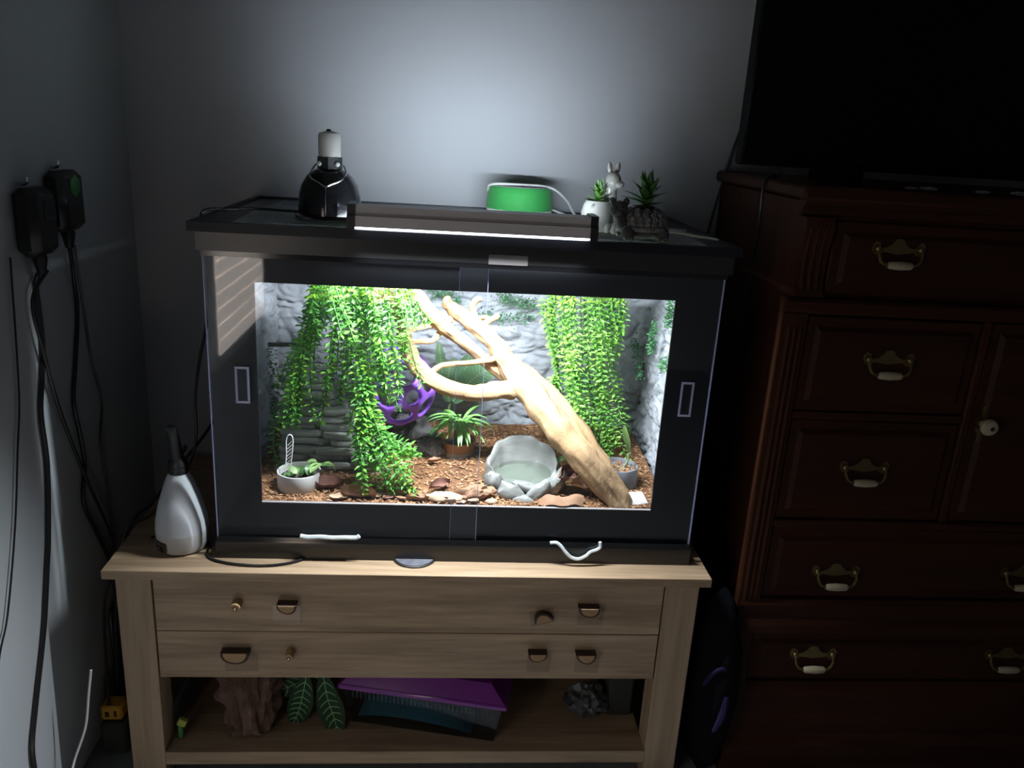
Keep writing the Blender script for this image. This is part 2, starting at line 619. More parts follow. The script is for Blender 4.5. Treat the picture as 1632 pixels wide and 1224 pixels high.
M['glaze_dark'] = mat('grey_glaze', (0.20, 0.18, 0.17), 0.4)
M['pewter'] = mat('dark_resin_stone', (0.095, 0.095, 0.10), 0.5, spec=0.5, var=(60, 0.5), col2=(0.035, 0.035, 0.038), bump=(60, 0.7, 0.004))
M['pewter_hi'] = mat('worn_resin_stone', (0.34, 0.34, 0.34), 0.5, var=(70, 0.5), col2=(0.05, 0.05, 0.052), bump=(90, 0.6, 0.003))
M['succ'] = mat('succulent_leaf', (0.065, 0.20, 0.045), 0.4, var=(9, 0.8), col2=(0.03, 0.10, 0.028), trans=0.08)
M['succ_b'] = mat('succulent_leaf_light', (0.14, 0.33, 0.06), 0.4, var=(9, 0.8), col2=(0.06, 0.17, 0.03), trans=0.1)
M['white_cord'] = mat('white_cord', (0.60, 0.60, 0.60), 0.5)
M['yarn'] = mat('white_yarn', (0.62, 0.70, 0.74), 0.9, bump=(300, 0.6, 0.002))
M['brass'] = mat('aged_brass', (0.28, 0.20, 0.085), 0.32, metal=0.9, var=(40, 0.8), col2=(0.14, 0.10, 0.045))
M['cream'] = mat('cream_ceramic', (0.36, 0.315, 0.215), 0.4)
M['bark_edge'] = mat('branch_bark', (0.055, 0.032, 0.022), 0.9, bump=(60, 0.7, 0.003))
M['cut_wood'] = mat('cut_branch_wood', (0.40, 0.26, 0.13), 0.65, var=(40, 0.7), col2=(0.27, 0.16, 0.075))
M['tape'] = clear_mat('clear_tape', (0.9, 0.88, 0.86), rough=0.25, refl=1.3, haze=0.10, haze_col=(0.6, 0.55, 0.52))
M['screw'] = mat('screw_metal', (0.6, 0.5, 0.38), 0.3, metal=0.9)
M['cork'] = mat('cork_bark', (0.20, 0.115, 0.080), 0.9, var=(18, 0.6), col2=(0.055, 0.032, 0.024), bump=(26, 1.0, 0.012), scale=(2, 2, 0.8))
M['zebra'] = mat('dark_fake_leaf', (0.012, 0.045, 0.018), 0.6, spec=0.2)
M['zebra_vein'] = mat('pale_leaf_vein', (0.22, 0.42, 0.20), 0.5)
M['lid_purple'] = mat('purple_clear_lid', (0.16, 0.018, 0.22), 0.22, spec=0.5, coat=0.3)
M['tub'] = clear_mat('clear_tub', (0.78, 0.80, 0.80), rough=0.08, refl=1.2, haze=0.03)
M['teal'] = mat('teal_cloth', (0.04, 0.24, 0.33), 0.9, var=(12, 0.8), col2=(0.03, 0.17, 0.24))
M['plastic_bag'] = mat('grey_plastic_bag', (0.12, 0.13, 0.135), 0.4, var=(30, 0.6), col2=(0.03, 0.032, 0.034))
M['dark_cloth'] = mat('dark_cloth', (0.035, 0.037, 0.035), 0.9, var=(20, 0.8))
M['bag'] = mat('black_fabric', (0.003, 0.003, 0.005), 0.95, spec=0.1, bump=(300, 0.3))
M['bag_purple'] = mat('purple_trim', (0.018, 0.012, 0.045), 0.8, spec=0.1)
M['yellow'] = mat('yellow_plastic', (0.50, 0.25, 0.02), 0.5)
M['lime'] = mat('lime_plastic', (0.35, 0.42, 0.08), 0.5)
M['tv'] = mat('television_black', (0.002, 0.002, 0.002), 0.6, spec=0.03)
M['tvscreen'] = mat('television_screen', (0.002, 0.002, 0.003), 0.35, spec=0.1)
M['green_lid'] = mat('green_cap', (0.02, 0.14, 0.035), 0.5)
M['display'] = mat('dark_display', (0.02, 0.026, 0.03), 0.2)
M['grey_tape'] = mat('grey_label', (0.15, 0.14, 0.14), 0.7, spec=0.2)
M['disc_top'] = mat('pewter_disc', (0.32, 0.33, 0.38), 0.35, metal=0.5, var=(60, 0.6), col2=(0.14, 0.14, 0.18))
M['paper'] = mat('crumpled_paper', (0.30, 0.30, 0.30), 0.8)

# ------------------------------------------------------------------ the room
WY, WX, FZ = 0.505, -0.749, -Z0
RX, FY, CZ = 2.3, -3.1, 1.95
struct('floor', MB().box(WX, RX, FY, WY, FZ - 0.05, FZ), M['carpet'])
struct('ceiling', MB().box(WX, RX, FY, WY, CZ, CZ + 0.05), M['ceil'])
struct('wall_back', MB().box(WX - 0.05, RX, WY, WY + 0.05, FZ - 0.05, CZ + 0.05), M['wall'])
struct('wall_left', MB().box(WX - 0.05, WX, FY, WY, FZ - 0.05, CZ + 0.05), M['wall_left'])
win = tag(obj('window_1', MB().box(WX, WX + 0.03, -1.66, -0.98, 0.06, 0.66, 0.004), M['white_plastic']), kind='structure')
for k in range(11):
    z = 0.100 + 0.048 * k
    obj('blind_slat', MB().box(WX + 0.024, WX + 0.036, -1.62, -1.02, z, z + 0.046, 0.002), M['blind'], win)
struct('wall_right', MB().box(RX, RX + 0.05, FY, WY + 0.05, FZ - 0.05, CZ + 0.05), M['wall'])
struct('wall_front', MB().box(WX - 0.05, RX + 0.05, FY - 0.05, FY, FZ - 0.05, CZ + 0.05), M['wall'])

# ------------------------------------------------------------------ the wooden stand
SX0, SX1, SY0, SY1 = -0.6488, 0.4898, -0.0612, 0.4917
FYS = -0.0474        # front plane of legs and drawers
st = thing('storage_stand', 'light oak stand with branch-slice drawer pulls carrying the terrarium', 'stand', (-0.08, 0.21, FZ))
obj('tabletop', MB().box(SX0, SX1, SY0, SY1, -0.018, 0.0, 0.0012), M['oak_x'], st)
for (x0, x1) in ((-0.631, -0.567), (0.405, 0.472)):
    obj('leg', MB().box(x0, x1, FYS, FYS + 0.06, FZ, -0.018, 0.0012), M['oak_z'], st)
    obj('leg', MB().box(x0, x1, 0.42, 0.48, FZ, -0.018, 0.0012), M['oak_z'], st)
for x0 in (-0.625, 0.45):
    obj('side_panel', MB().box(x0, x0 + 0.016, FYS + 0.06, 0.42, -0.445, -0.018), M['oak_z'], st)
obj('back_panel', MB().box(-0.567, 0.405, 0.462, 0.474, -0.445, -0.018), M['oak_x'], st)
obj('drawer_case', MB().box(-0.567, 0.405, FYS + 0.02, 0.462, -0.235, -0.019), M['oak_x'], st)
obj('shelf', MB().box(-0.567, 0.405, FYS + 0.02, 0.462, -0.434, -0.4165), M['oak_x'], st)
obj('shelf_rail', MB().box(-0.567, 0.405, FYS, FYS + 0.02, -0.4455, -0.4154, 0.001), M['oak_x'], st)
drawers = [obj('drawer', MB().box(-0.5645, 0.4025, FYS + 0.001, FYS + 0.019, z0, z1, 0.0012), M['oak_x'], st)
           for (z0, z1) in ((-0.1345, -0.0195), (-0.239, -0.1355))]


def half_log(u, v, r, flip=False, tilt=0.0, dr=0, dep=0.018, mi=0):
    c = aty(u, v, FYS - dep)
    n = 11
    poly = []
    for k in range(n):
        th = PI + PI * k / (n - 1)
        rr = r * (1 + 0.05 * math.sin(3 * th + u))
        poly.append((rr * math.cos(th), rr * math.sin(th) * 0.98 + r * 0.35))
    inner = [(p[0] * 0.80, (p[1] - r * 0.35) * 0.80 + r * 0.35 - 0.0004) for p in poly]
    ro = Matrix.Rotation(tilt + (PI if flip else 0), 2)
    poly = [tuple(ro @ V(p) + V((c.x, c.z))) for p in poly]
    inner = [tuple(ro @ V(p) + V((c.x, c.z))) for p in inner]
    h = MB().prism(poly, 'xz', FYS + 0.001, c.y)
    obj('handle', h, M['bark_edge'], drawers[dr], ang=30)
    obj('cut_face', MB().prism(inner, 'xz', FYS + 0.0005, c.y - 0.0012), M['cut_wood'], drawers[dr], ang=30)


def peg(u, v, r, dr):
    c = aty(u, v, FYS - 0.022)
    ax = Matrix.Rotation(PI / 2, 3, 'X')
    m = MB().lathe((c.x, FYS + 0.001, c.z), [(r * 1.05, 0), (r, 0.018), (r * 0.9, 0.022), (r * 0.45, 0.0222), (r * 0.4, 0.019), (0, 0.019)], 18, ax=ax)
    obj('peg', m, M['cut_wood'], drawers[dr])
    obj('screw', MB().lathe((c.x, FYS - 0.0205, c.z), [(r * 0.32, -0.001), (r * 0.25, 0.003), (0, 0.0035)], 12, ax=ax), M['screw'], drawers[dr])


def tape(u, v, w, h, dr, tilt=0.0):
    c = aty(u, v, FYS)
    m = MB().box(c.x - w / 2, c.x + w / 2, FYS - 0.0006, FYS + 0.0012, c.z - h / 2, c.z + h / 2, rot=Matrix.Rotation(tilt, 3, 'Y'))
    obj('tape', m, M['tape'], drawers[dr])


half_log(374, 1048, 0.0265, dr=1)
half_log(457, 971, 0.0185, dr=0, dep=0.020)
half_log(857, 1048, 0.0185, dr=1)
half_log(935, 1050, 0.0205, dr=1)
half_log(940, 976, 0.0205, dr=0)
half_log(866, 987, 0.0185, flip=True, tilt=0.24, dr=0, dep=0.012)
peg(374, 971, 0.0095, 0)
peg(460, 1050, 0.0085, 1)
for (u, v, w, h, d, t) in ((457, 978, .052, .036, 0, 0), (864, 983, .048, .032, 0, -.22), (940, 985, .048, .03, 0, 0), (858, 1058, .046, .036, 1, 0), (935, 1060, .048, .034, 1, 0), (385, 1056, .062, .036, 1, 0)):
    tape(u, v, w, h, d, t)

# ------------------------------------------------------------------ the terrarium
TW, TD = 0.4575, 0.476
tk = thing('terrarium', 'large black-framed terrarium with clear sliding front doors on the oak stand', 'terrarium', (0, 0.235, 0))


def ring(mb, x0, x1, y0, y1, z0, z1, w, b=0.0):
    """rectangular frame of four bars mitred as one closed strip"""
    vs, fs = [], []
    for z in (z0, z1):
        for (a, c) in (((x0, y0), 0), ((x1, y0), 0), ((x1, y1), 0), ((x0, y1), 0)):
            vs.append(V((a[0], a[1], z)))
        for (a) in ((x0 + w, y0 + w), (x1 - w, y0 + w), (x1 - w, y1 - w), (x0 + w, y1 - w)):
            vs.append(V((a[0], a[1], z)))
    for k in range(4):
        k2 = (k + 1) % 4
        fs += [(k, k2, 8 + k2, 8 + k), (4 + k2, 4 + k, 12 + k, 12 + k2), (8 + k, 8 + k2, 12 + k2, 12 + k), (k2, k, 4 + k, 4 + k2)]
    return mb.add(vs, fs)


obj('bottom_rim', ring(MB(), -TW, TW, -0.008, TD + 0.006, 0.0, 0.0345, 0.02), M['black_rim'], tk, smooth=False)
obj('rim_lip', ring(MB(), -TW + 0.001, TW - 0.001, -0.0085, TD + 0.005, 0.0345, 0.039, 0.006), M['black_gloss'], tk, smooth=False)
obj('top_rim', ring(MB(), -TW - 0.005, TW + 0.005, -0.012, TD + 0.006, 0.5830, 0.6150, 0.02), M['black_rim'], tk, smooth=False)
obj('base_panel', MB().box(-TW + 0.01, TW - 0.01, 0.012, TD - 0.002, 0.004, 0.012), M['black'], tk)
obj('side_pane', MB().box(-TW + 0.002, -TW + 0.007, 0.016, TD, 0.035, 0.5835), M['glass'], tk)
obj('side_pane', MB().box(TW - 0.007, TW - 0.002, 0.016, TD, 0.035, 0.5835), M['glass'], tk)
obj('back_pane', MB().box(-TW + 0.007, TW - 0.007, TD - 0.006, TD, 0.035, 0.5835), M['glass'], tk)
# black front panel with the viewing cut-out
OX0, OX1, OZ0, OZ1 = -0.3735, 0.3725, 0.110, 0.5285
fp = MB()
o = [(-TW + 0.003, 0.036), (TW - 0.003, 0.036), (TW - 0.003, 0.583), (-TW + 0.003, 0.583)]
i4 = [(OX0, OZ0), (OX1, OZ0), (OX1, OZ1), (OX0, OZ1)]
vs = [V((p[0], y, p[1])) for y in (0.0095, 0.0145) for p in o + i4]
fs = []
for k in range(4):
    k2 = (k + 1) % 4
    fs += [(k, k2, 4 + k2, 4 + k), (8 + k2, 8 + k, 12 + k, 12 + k2), (k2, k, 8 + k, 8 + k2), (4 + k, 4 + k2, 12 + k2, 12 + k)]
fp.add(vs, fs)
obj('front_panel', fp, M['panel'], tk, smooth=False)
# pale cut edge of the panel round the opening
ce = MB()
for (x0, x1, z0, z1) in ((OX0, OX1, OZ0 - 0.0016, OZ0 + 0.0002), (OX0 - 0.0002, OX0 + 0.0012, OZ0, OZ1), (OX1 - 0.0012, OX1 + 0.0002, OZ0, OZ1)):
    pass
obj('opening_edge', MB().box(OX0, OX1, 0.0088, 0.0150, OZ0 - 0.0008, OZ0 + 0.0008), M['grey_rim'], tk)
# sliding doors, the left one in front
dl = obj('sliding_door', MB().box(-TW + 0.004, 0.031, -0.0045, -0.0015, 0.0395, 0.583), M['acrylic'], tk, smooth=False)
dr_ = obj('sliding_door', MB().box(-0.0185, TW - 0.003, 0.0025, 0.0055, 0.0395, 0.583), M['acrylic'], tk, smooth=False)
obj('lit_edge', MB().box(-TW + 0.0026, -TW + 0.0041, -0.0046, -0.0014, 0.0395, 0.583), M['acrylic_edge'], dl)  # door edges coloured pale for the light they pipe
obj('lit_edge', MB().box(0.0308, 0.0316, -0.0046, -0.0014, 0.0395, 0.583), M['acrylic_edge'], dl)
obj('lit_edge', MB().box(-0.0191, -0.0185, 0.0024, 0.0056, 0.0395, 0.583), M['acrylic_edge'], dr_)
obj('lit_edge', MB().box(TW - 0.0031, TW - 0.0012, 0.0020, 0.0060, 0.0395, 0.583), M['acrylic_edge'], dr_)
for (door, cx, cz, y) in ((dl, -0.3956, 0.3464, -0.0045), (dr_, 0.411, 0.345, 0.0025)):
    w, h = 0.0125, 0.034
    m = MB().box(cx - w, cx + w, y - 0.005, y - 0.0002, cz - h, cz + h, 0.0008)
    obj('pull', m, M['acrylic_bit'], door, smooth=False)
    e = MB()
    vs, fs = [], []
    for (a, b, yy) in ((w, h, y - 0.0052), (w - 0.0016, h - 0.0016, y - 0.0056), (w - 0.0016 * 2.6, h - 0.0016 * 2.6, y - 0.0052)):
        for (sx, sz) in ((-1, -1), (1, -1), (1, 1), (-1, 1)):
            vs.append(V((cx + sx * a, yy, cz + sz * b)))
    for q in range(2):
        for k in range(4):
            k2 = (k + 1) % 4
            fs.append((q * 4 + k, q * 4 + k2, q * 4 + 4 + k2, q * 4 + 4 + k))
    obj('pull_edge', e.add(vs, fs), M['acrylic_edge'], door, smooth=False)
obj('door_track', MB().box(-TW + 0.004, TW - 0.004, -0.008, -0.0055, 0.039, 0.0455), M['black_gloss'], tk)
obj('door_track', MB().box(-TW + 0.002, TW - 0.002, -0.0118, -0.0055, 0.574, 0.5835), M['black_gloss'], tk)
# grey tag stuck on the upper track
c = aty(811, 415, -0.0125)
obj('tag', MB().box(c.x - 0.035, c.x + 0.033, -0.0125, -0.0119, c.z - 0.0085, c.z + 0.0085), M['grey_tape'], tk)
# lid
LX0, LX1, LY0, LY1 = -TW - 0.016, TW + 0.016, -0.0195, TD + 0.012
lid = MB()
ring(lid, LX0, LX1, LY0, LY1, 0.6150, 0.6310, 0.014)
lf = obj('lid_frame', lid, M['panel'], tk, smooth=False)
obj('lid_strip', MB().box(LX0 + 0.014, LX0 + 0.062, LY0 + 0.014, LY1 - 0.014, 0.617, 0.6275, 0.001), M['black_rim'], tk)
obj('lid_strip', MB().box(LX1 - 0.05, LX1 - 0.014, LY0 + 0.014, LY1 - 0.014, 0.617, 0.6275, 0.001), M['black_rim'], tk)
obj('screen', MB().box(LX0 + 0.062, LX1 - 0.05, LY0 + 0.014, LY1 - 0.014, 0.6265, 0.6272), M['screen'], tk, smooth=False)


def rocky(p, amp=0.012, seed=0.0, sc=9.0):
    """weathered foam rock: lumps, fissures and pits"""
    q = V((p.x * 0.8, p.y * 0.8, p.z * 1.5)) * sc * 1.9 + V((seed, seed * 1.7, 0))
    q = q + noise.noise_vector(q * 0.7) * 0.7
    a = noise.fractal(q * 0.45, 1.0, 2.1, 3)
    d = noise.voronoi(q * 0.8)[0]
    crack = min(1.0, (d[1] - d[0]) * 4.0)
    d2 = noise.voronoi(q * 2.3 + V((3, 1, 7)))[0]
    crack2 = min(1.0, (d2[1] - d2[0]) * 2.5)
    step = d[0] * 0.5
    return amp * (0.55 * a - 0.55 * (1 - crack) - 0.38 * (1 - crack2) - step + 0.22 * noise.noise(q * 5))


bk = MB().grid(lambda u, v: (lambda p: p + V((0, -rocky(p, 0.014, 3.0), 0)))(V((-0.44 + 0.88 * u, 0.437, 0.03 + 0.548 * v))), 230, 150)
bg = obj('rock_background', bk, M['rock'], tk, ang=None)
for (sx, sd) in ((-1, 8.0), (1, 14.0)):
    f = (lambda sx, sd: lambda u, v: (lambda p: p + V((-sx * rocky(p, 0.011, sd), 0, 0)))(V((sx * (0.418 + 0.012 * (1 - u)), 0.024 + 0.416 * (u if sx < 0 else 1 - u), 0.03 + 0.548 * v))))(sx, sd)
    obj('rock_background', MB().grid(f, 110, 150), M['rock'], tk, ang=None)


def moss(poly_px, plane, n, on='y'):
    """tufts of moss scattered over a patch of the rock background"""
    m = MB()
    cs = [at(u, v, on, plane) for (u, v) in poly_px]
    for i in range(n):
        k = rnd(0, len(cs) - 1.001)
        j = int(k)
        c = cs[j].lerp(cs[j + 1], k - j) + V((random.gauss(0, 0.008), random.gauss(0, 0.008), random.gauss(0, 0.007)))
        if on == 'y':
            c.y = plane + rnd(-0.006, 0.012)
            d = V((rnd(-1, 1), -0.9, rnd(-1, 1)))
        else:
            c.x = plane + rnd(-0.004, 0.012)
            d = V((-0.9, rnd(-1, 1), rnd(-1, 1)))
        m.leaflet(c, d, V((rnd(-1, 1), rnd(-1, 1), rnd(-1, 1))), rnd(0.006, 0.013), 0.004)
    o_ = obj('moss', m, M['moss'], bg)
    o_['kind'] = 'stuff'


moss([(680, 455), (705, 468), (735, 478)], 0.424, 260)
moss([(795, 472), (825, 482), (862, 486)], 0.424, 260)
moss([(765, 500), (800, 508), (850, 505)], 0.424, 240)
moss([(520, 470), (540, 500)], 0.424, 120)
moss([(890, 600), (880, 660)], 0.424, 110)
moss([(1043, 515), (1038, 560)], 0.402, 150, 'x')
moss([(1070, 480), (1066, 520)], 0.402, 150, 'x')
moss([(1010, 540), (1020, 600)], 0.402, 130, 'x')
moss([(1060, 575), (1055, 590)], 0.402, 60, 'x')
moss([(432, 560), (440, 640), (428, 700)], -0.402, 240, 'x')

# ------------------------------------------------------------------ things inside the terrarium
def ground_z(x, y):
    return 0.106 + 0.022 * y / 0.43 + 0.006 * noise.noise(V((x * 9, y * 9, 2))) + 0.003 * noise.noise(V((x * 40, y * 40, 5)))


sub = MB()
sub.grid(lambda u, v: (lambda x, y: V((x, y, ground_z(x, y))))(-0.415 + 0.83 * u, 0.0165 + 0.41 * v), 90, 46)
nb = len(sub.v)
sub.add([V((-0.415, 0.0165, 0.013)), V((0.415, 0.0165, 0.013)), V((0.415, 0.4265, 0.013)), V((-0.415, 0.4265, 0.013))], [(3, 2, 1, 0)])
sub.add([V((-0.415, 0.0165, 0.013)), V((0.415, 0.0165, 0.013)), V((0.415, 0.0165, 0.100)), V((-0.415, 0.0165, 0.100))], [(0, 1, 2, 3)])
for i in range(5200):
    x, y = rnd(-0.41, 0.41), 0.02 + 0.40 * random.random() ** 1.2
    z = ground_z(x, y) + rnd(0, 0.003)
    L, w = rnd(0.004, 0.013), rnd(0.002, 0.005)
    d = V((rnd(-1, 1), rnd(-1, 1), rnd(-0.25, 0.25))).normalized()
    sd = d.cross(V((rnd(-0.4, 0.4), rnd(-0.4, 0.4), 1))).normalized()
    n_ = sd.cross(d) * 0.0012
    p = V((x, y, z))
    sub.add([p - d * L / 2 - sd * w / 2, p + d * L / 2 - sd * w * 0.3, p + d * L / 2 + sd * w * 0.4, p - d * L / 2 + sd * w / 2, p + n_ * 2], [(0, 1, 4), (1, 2, 4), (2, 3, 4), (3, 0, 4)], 1)
tag(obj('bark_substrate', sub, [M['substrate'], M['chips']], ang=None), 'reddish brown bark chip bedding covering the terrarium floor', 'bedding', kind='stuff')


def stone_block(c, sx, sy, sz, seed, nz=2, amp=0.004):
    m = MB()
    def dis(p):
        q = (c + p) * 30 + V((seed, 0, seed))
        f = 1 + 0.0
        return p + V((noise.noise(q), noise.noise(q + V((7, 3, 1))), 0.5 * noise.noise(q + V((1, 9, 4))))) * amp
    # box surface with subdivided sides
    nx, ny = 6, 3
    P = {}
    def vid(i, j, k):
        if (i, j, k) not in P:
            p = V((sx * (i / nx - 0.5), sy * (j / ny - 0.5), sz * (k / nz - 0.5)))
            if k in (0, nz):
                p.x *= 0.97
                p.y *= 0.94
            if i in (0, nx):
                p.y *= 0.8
            P[(i, j, k)] = len(m.v)
            m.v.append(c + dis(p))
        return P[(i, j, k)]
    for j in range(ny):
        for i in range(nx):
            m.f.append((vid(i, j, 0), vid(i, j + 1, 0), vid(i + 1, j + 1, 0), vid(i + 1, j, 0)))
            m.f.append((vid(i, j, nz), vid(i + 1, j, nz), vid(i + 1, j + 1, nz), vid(i, j + 1, nz)))
    for k in range(nz):
        for i in range(nx):
            m.f.append((vid(i, 0, k), vid(i + 1, 0, k), vid(i + 1, 0, k + 1), vid(i, 0, k + 1)))
            m.f.append((vid(i, ny, k), vid(i, ny, k + 1), vid(i + 1, ny, k + 1), vid(i + 1, ny, k)))
        for j in range(ny):
            m.f.append((vid(0, j, k), vid(0, j, k + 1), vid(0, j + 1, k + 1), vid(0, j + 1, k)))
            m.f.append((vid(nx, j, k), vid(nx, j + 1, k), vid(nx, j + 1, k + 1), vid(nx, j, k + 1)))
    m.m = [0] * len(m.f)
    return m


hide = thing('slate_hide', 'dark layered slate rock hide in the left corner under the vines', 'rock hide', (-0.26, 0.24, 0.10))
rows = 13
for r in range(rows):
    t = r / (rows - 1)
    z = 0.110 + 0.0145 * r
    xa = -0.375 + 0.020 * t + rnd(-0.008, 0.008)
    xb = -0.135 - 0.150 * t + rnd(-0.010, 0.010)
    yf = 0.137 + 0.085 * t + rnd(-0.004, 0.004)
    cuts = [xa]
    while cuts[-1] < xb - 0.04:
        cuts.append(min(xb, cuts[-1] + rnd(0.055, 0.11)))
    if xb - cuts[-1] > 0.004:
        cuts[-1] = xb
    for a, b in zip(cuts, cuts[1:]):
        yy = yf + rnd(-0.010, 0.010)
        obj('slate_layer', stone_block(V(((a + b) / 2, yy + 0.055, z)), b - a + 0.001, 0.11, 0.0138 + rnd(-0.001, 0.0015), r * 3.1 + a * 50, 3, 0.0040), M['slate'], hide, ang=28)

# ---- driftwood
dw = thing('driftwood', 'forked pale tan driftwood branch leaning diagonally across the terrarium', 'branch', aty(975, 802, 0.05))


def limb(name, pts, rad, n=14, wob=0.18, seed=0.0, sub_=7):
    p = spline([aty(u, v, y + 0.065 * min(1, max(0, (740 - v) / 170))) for (u, v, y) in pts], sub_)
    rr = lerpn(rad, len(p))
    rr = [r_ * 0.88 * (1 + 0.13 * noise.noise(V((i * 0.22, seed * 3, 0)))) for i, r_ in enumerate(rr)]
    rr[-1] *= 0.72
    m = MB().tube(p, rr, n * 2, wob=wob * 1.3, seed=seed, ridge=0.13)
    # rounded ends
    o_ = obj(name, m, M['drift'], dw, ang=50)
    return o_


limb('trunk', [(1000, 822, .040), (975, 785, .045), (935, 735, .065), (895, 690, .095), (860, 645, .125), (828, 605, .15), (803, 570, .165), (780, 540, .175), (748, 512, .18), (722, 492, .18), (708, 480, .178)],
     [.026, .029, .033, .035, .035, .031, .024, .020, .018, .016, .011], 18, 0.16, 1.0)
limb('trunk_ridge', [(1003, 810, .062), (965, 757, .080), (920, 690, .11), (880, 640, .14), (845, 603, .16), (815, 580, .175), (800, 562, .185)],
     [.014, .024, .026, .025, .022, .016, .006], 14, 0.2, 4.0)
limb('limb', [(820, 622, .142), (790, 622, .135), (755, 627, .128), (715, 618, .122), (683, 602, .118), (660, 577, .116), (647, 545, .114), (640, 515, .112), (630, 490, .11), (620, 470, .108), (612, 440, .106)],
     [.022, .022, .0195, .0185, .019, .019, .0175, .015, .0125, .011, .010], 16, 0.14, 7.0)
limb('limb', [(636, 425, .135), (652, 455, .135), (670, 480, .14), (692, 505, .145), (716, 527, .155), (746, 551, .168), (782, 582, .178), (815, 608, .18)],
     [.015, .0165, .0175, .0175, .016, .015, .0145, .016], 16, 0.14, 10.0)
limb('limb', [(600, 425, .09), (603, 460, .095), (597, 485, .10), (606, 515, .12)], [.013, .013, .012, .008], 12, 0.2, 30.0)
for k, (pts, rad) in enumerate([
    ([(720, 508, .172), (703, 517, .160), (680, 520, .140), (660, 524, .126), (645, 530, .116)], [.008, .0065, .006, .006, .007]),
    ([(712, 520, .165), (700, 531, .155), (689, 543, .14), (668, 544, .125), (650, 547, .116)], [.007, .006, .0065, .006, .006]),
    ([(800, 568, .160), (782, 573, .155), (750, 578, .145), (720, 580, .135), (700, 584, .125), (684, 597, .118)], [.010, .0065, .006, .006, .0065, .007]),
    ([(782, 545, .175), (768, 522, .18), (757, 505, .185), (753, 488, .187), (760, 478, .188), (768, 476, .188)], [.012, .010, .0085, .008, .008, .006]),
    ([(762, 518, .182), (752, 506, .178), (740, 503, .175), (732, 503, .172)], [.006, .006, .006, .007]),
    ([(768, 520, .182), (780, 511, .188), (796, 502, .19)], [.008, .0075, .006]),
    ([(760, 508, .185), (772, 505, .19), (783, 508, .195)], [.006, .005, .004]),
    ([(812, 565, .17), (803, 548, .178), (795, 540, .18)], [.008, .006, .003]),
    ([(714, 488, .176), (712, 478, .172), (718, 476, .17)], [.011, .009, .006])]):
    limb('twig', pts, rad, 10, 0.15, 13.0 + k, 4)

# ---- hanging vines
def vine(name, label, guides, copies, leaf_len, mat_leaf, jit, loc, group, thin={}):
    root = thing(name, label, 'vine', loc, group)
    for gi, g in enumerate(guides):
        for c_ in range(thin.get(gi, copies)):
            j = V((random.gauss(0, jit), random.gauss(0, jit * 0.8), random.gauss(0, jit * 0.5))) if c_ else V((0, 0, 0))
            cut = 1.0 if c_ == 0 else rnd(0.6, 1.0)
            raw = [aty(*q) for q in g]
            pts = []
            for i, q in enumerate(raw):
                f = i / (len(raw) - 1)
                pts.append(q + j * (0.5 + 0.9 * f) + V((rnd(-1, 1), rnd(-1, 1), 0)) * 0.003)
            sp = spline(pts, 8)
            sp = sp[:max(6, int(len(sp) * cut))]
            for q in sp:
                if q.y > 0.412:
                    q.y = 0.412
                q.y = max(q.y, 0.03)
            s_ = obj('strand', MB().tube(sp, 0.0011, 5), M['stem'], root)
            lv = MB()
            acc, step, ph = 0.0, 0.0068, rnd(0, 6)
            tot = sum((b - a).length for a, b in zip(sp, sp[1:]))
            run = 0.0
            for a, b in zip(sp, sp[1:]):
                seg = (b - a).length
                t = (b - a).normalized() if seg > 1e-6 else V((0, 0, -1))
                while acc < seg:
                    p = a + t * acc
                    f = (run + acc) / max(tot, 1e-6)
                    ph += 1.45
                    ax = t.cross(V((0.3, 1, 0.2))).normalized()
                    bx = t.cross(ax)
                    for sgn in (0, PI):
                        d = ax * math.cos(ph + sgn) + bx * math.sin(ph + sgn)
                        dd = (d + t * rnd(0.05, 0.7) + V((0, -0.1, rnd(0, 0.35)))).normalized()
                        L = leaf_len * rnd(0.7, 1.2) * (1.0 if f < 0.93 else 0.75)
                        lv.leaflet(p, dd, V((0, -0.4, 1)) + V((rnd(-.5, .5), rnd(-.5, .5), 0)), L, L * rnd(0.30, 0.40))
                    acc += step
                acc -= seg
                run += seg
            # tuft at the end
            for k in range(7):
                d = V((rnd(-1, 1), rnd(-1, 1), rnd(-1, 0.6)))
                lv.leaflet(sp[-1], d, V((rnd(-1, 1), 0.3, 1)), leaf_len * 0.8, leaf_len * 0.3)
            o_ = obj('leaves', lv, mat_leaf, s_, smooth=False)
            o_['kind'] = 'stuff'
    return root


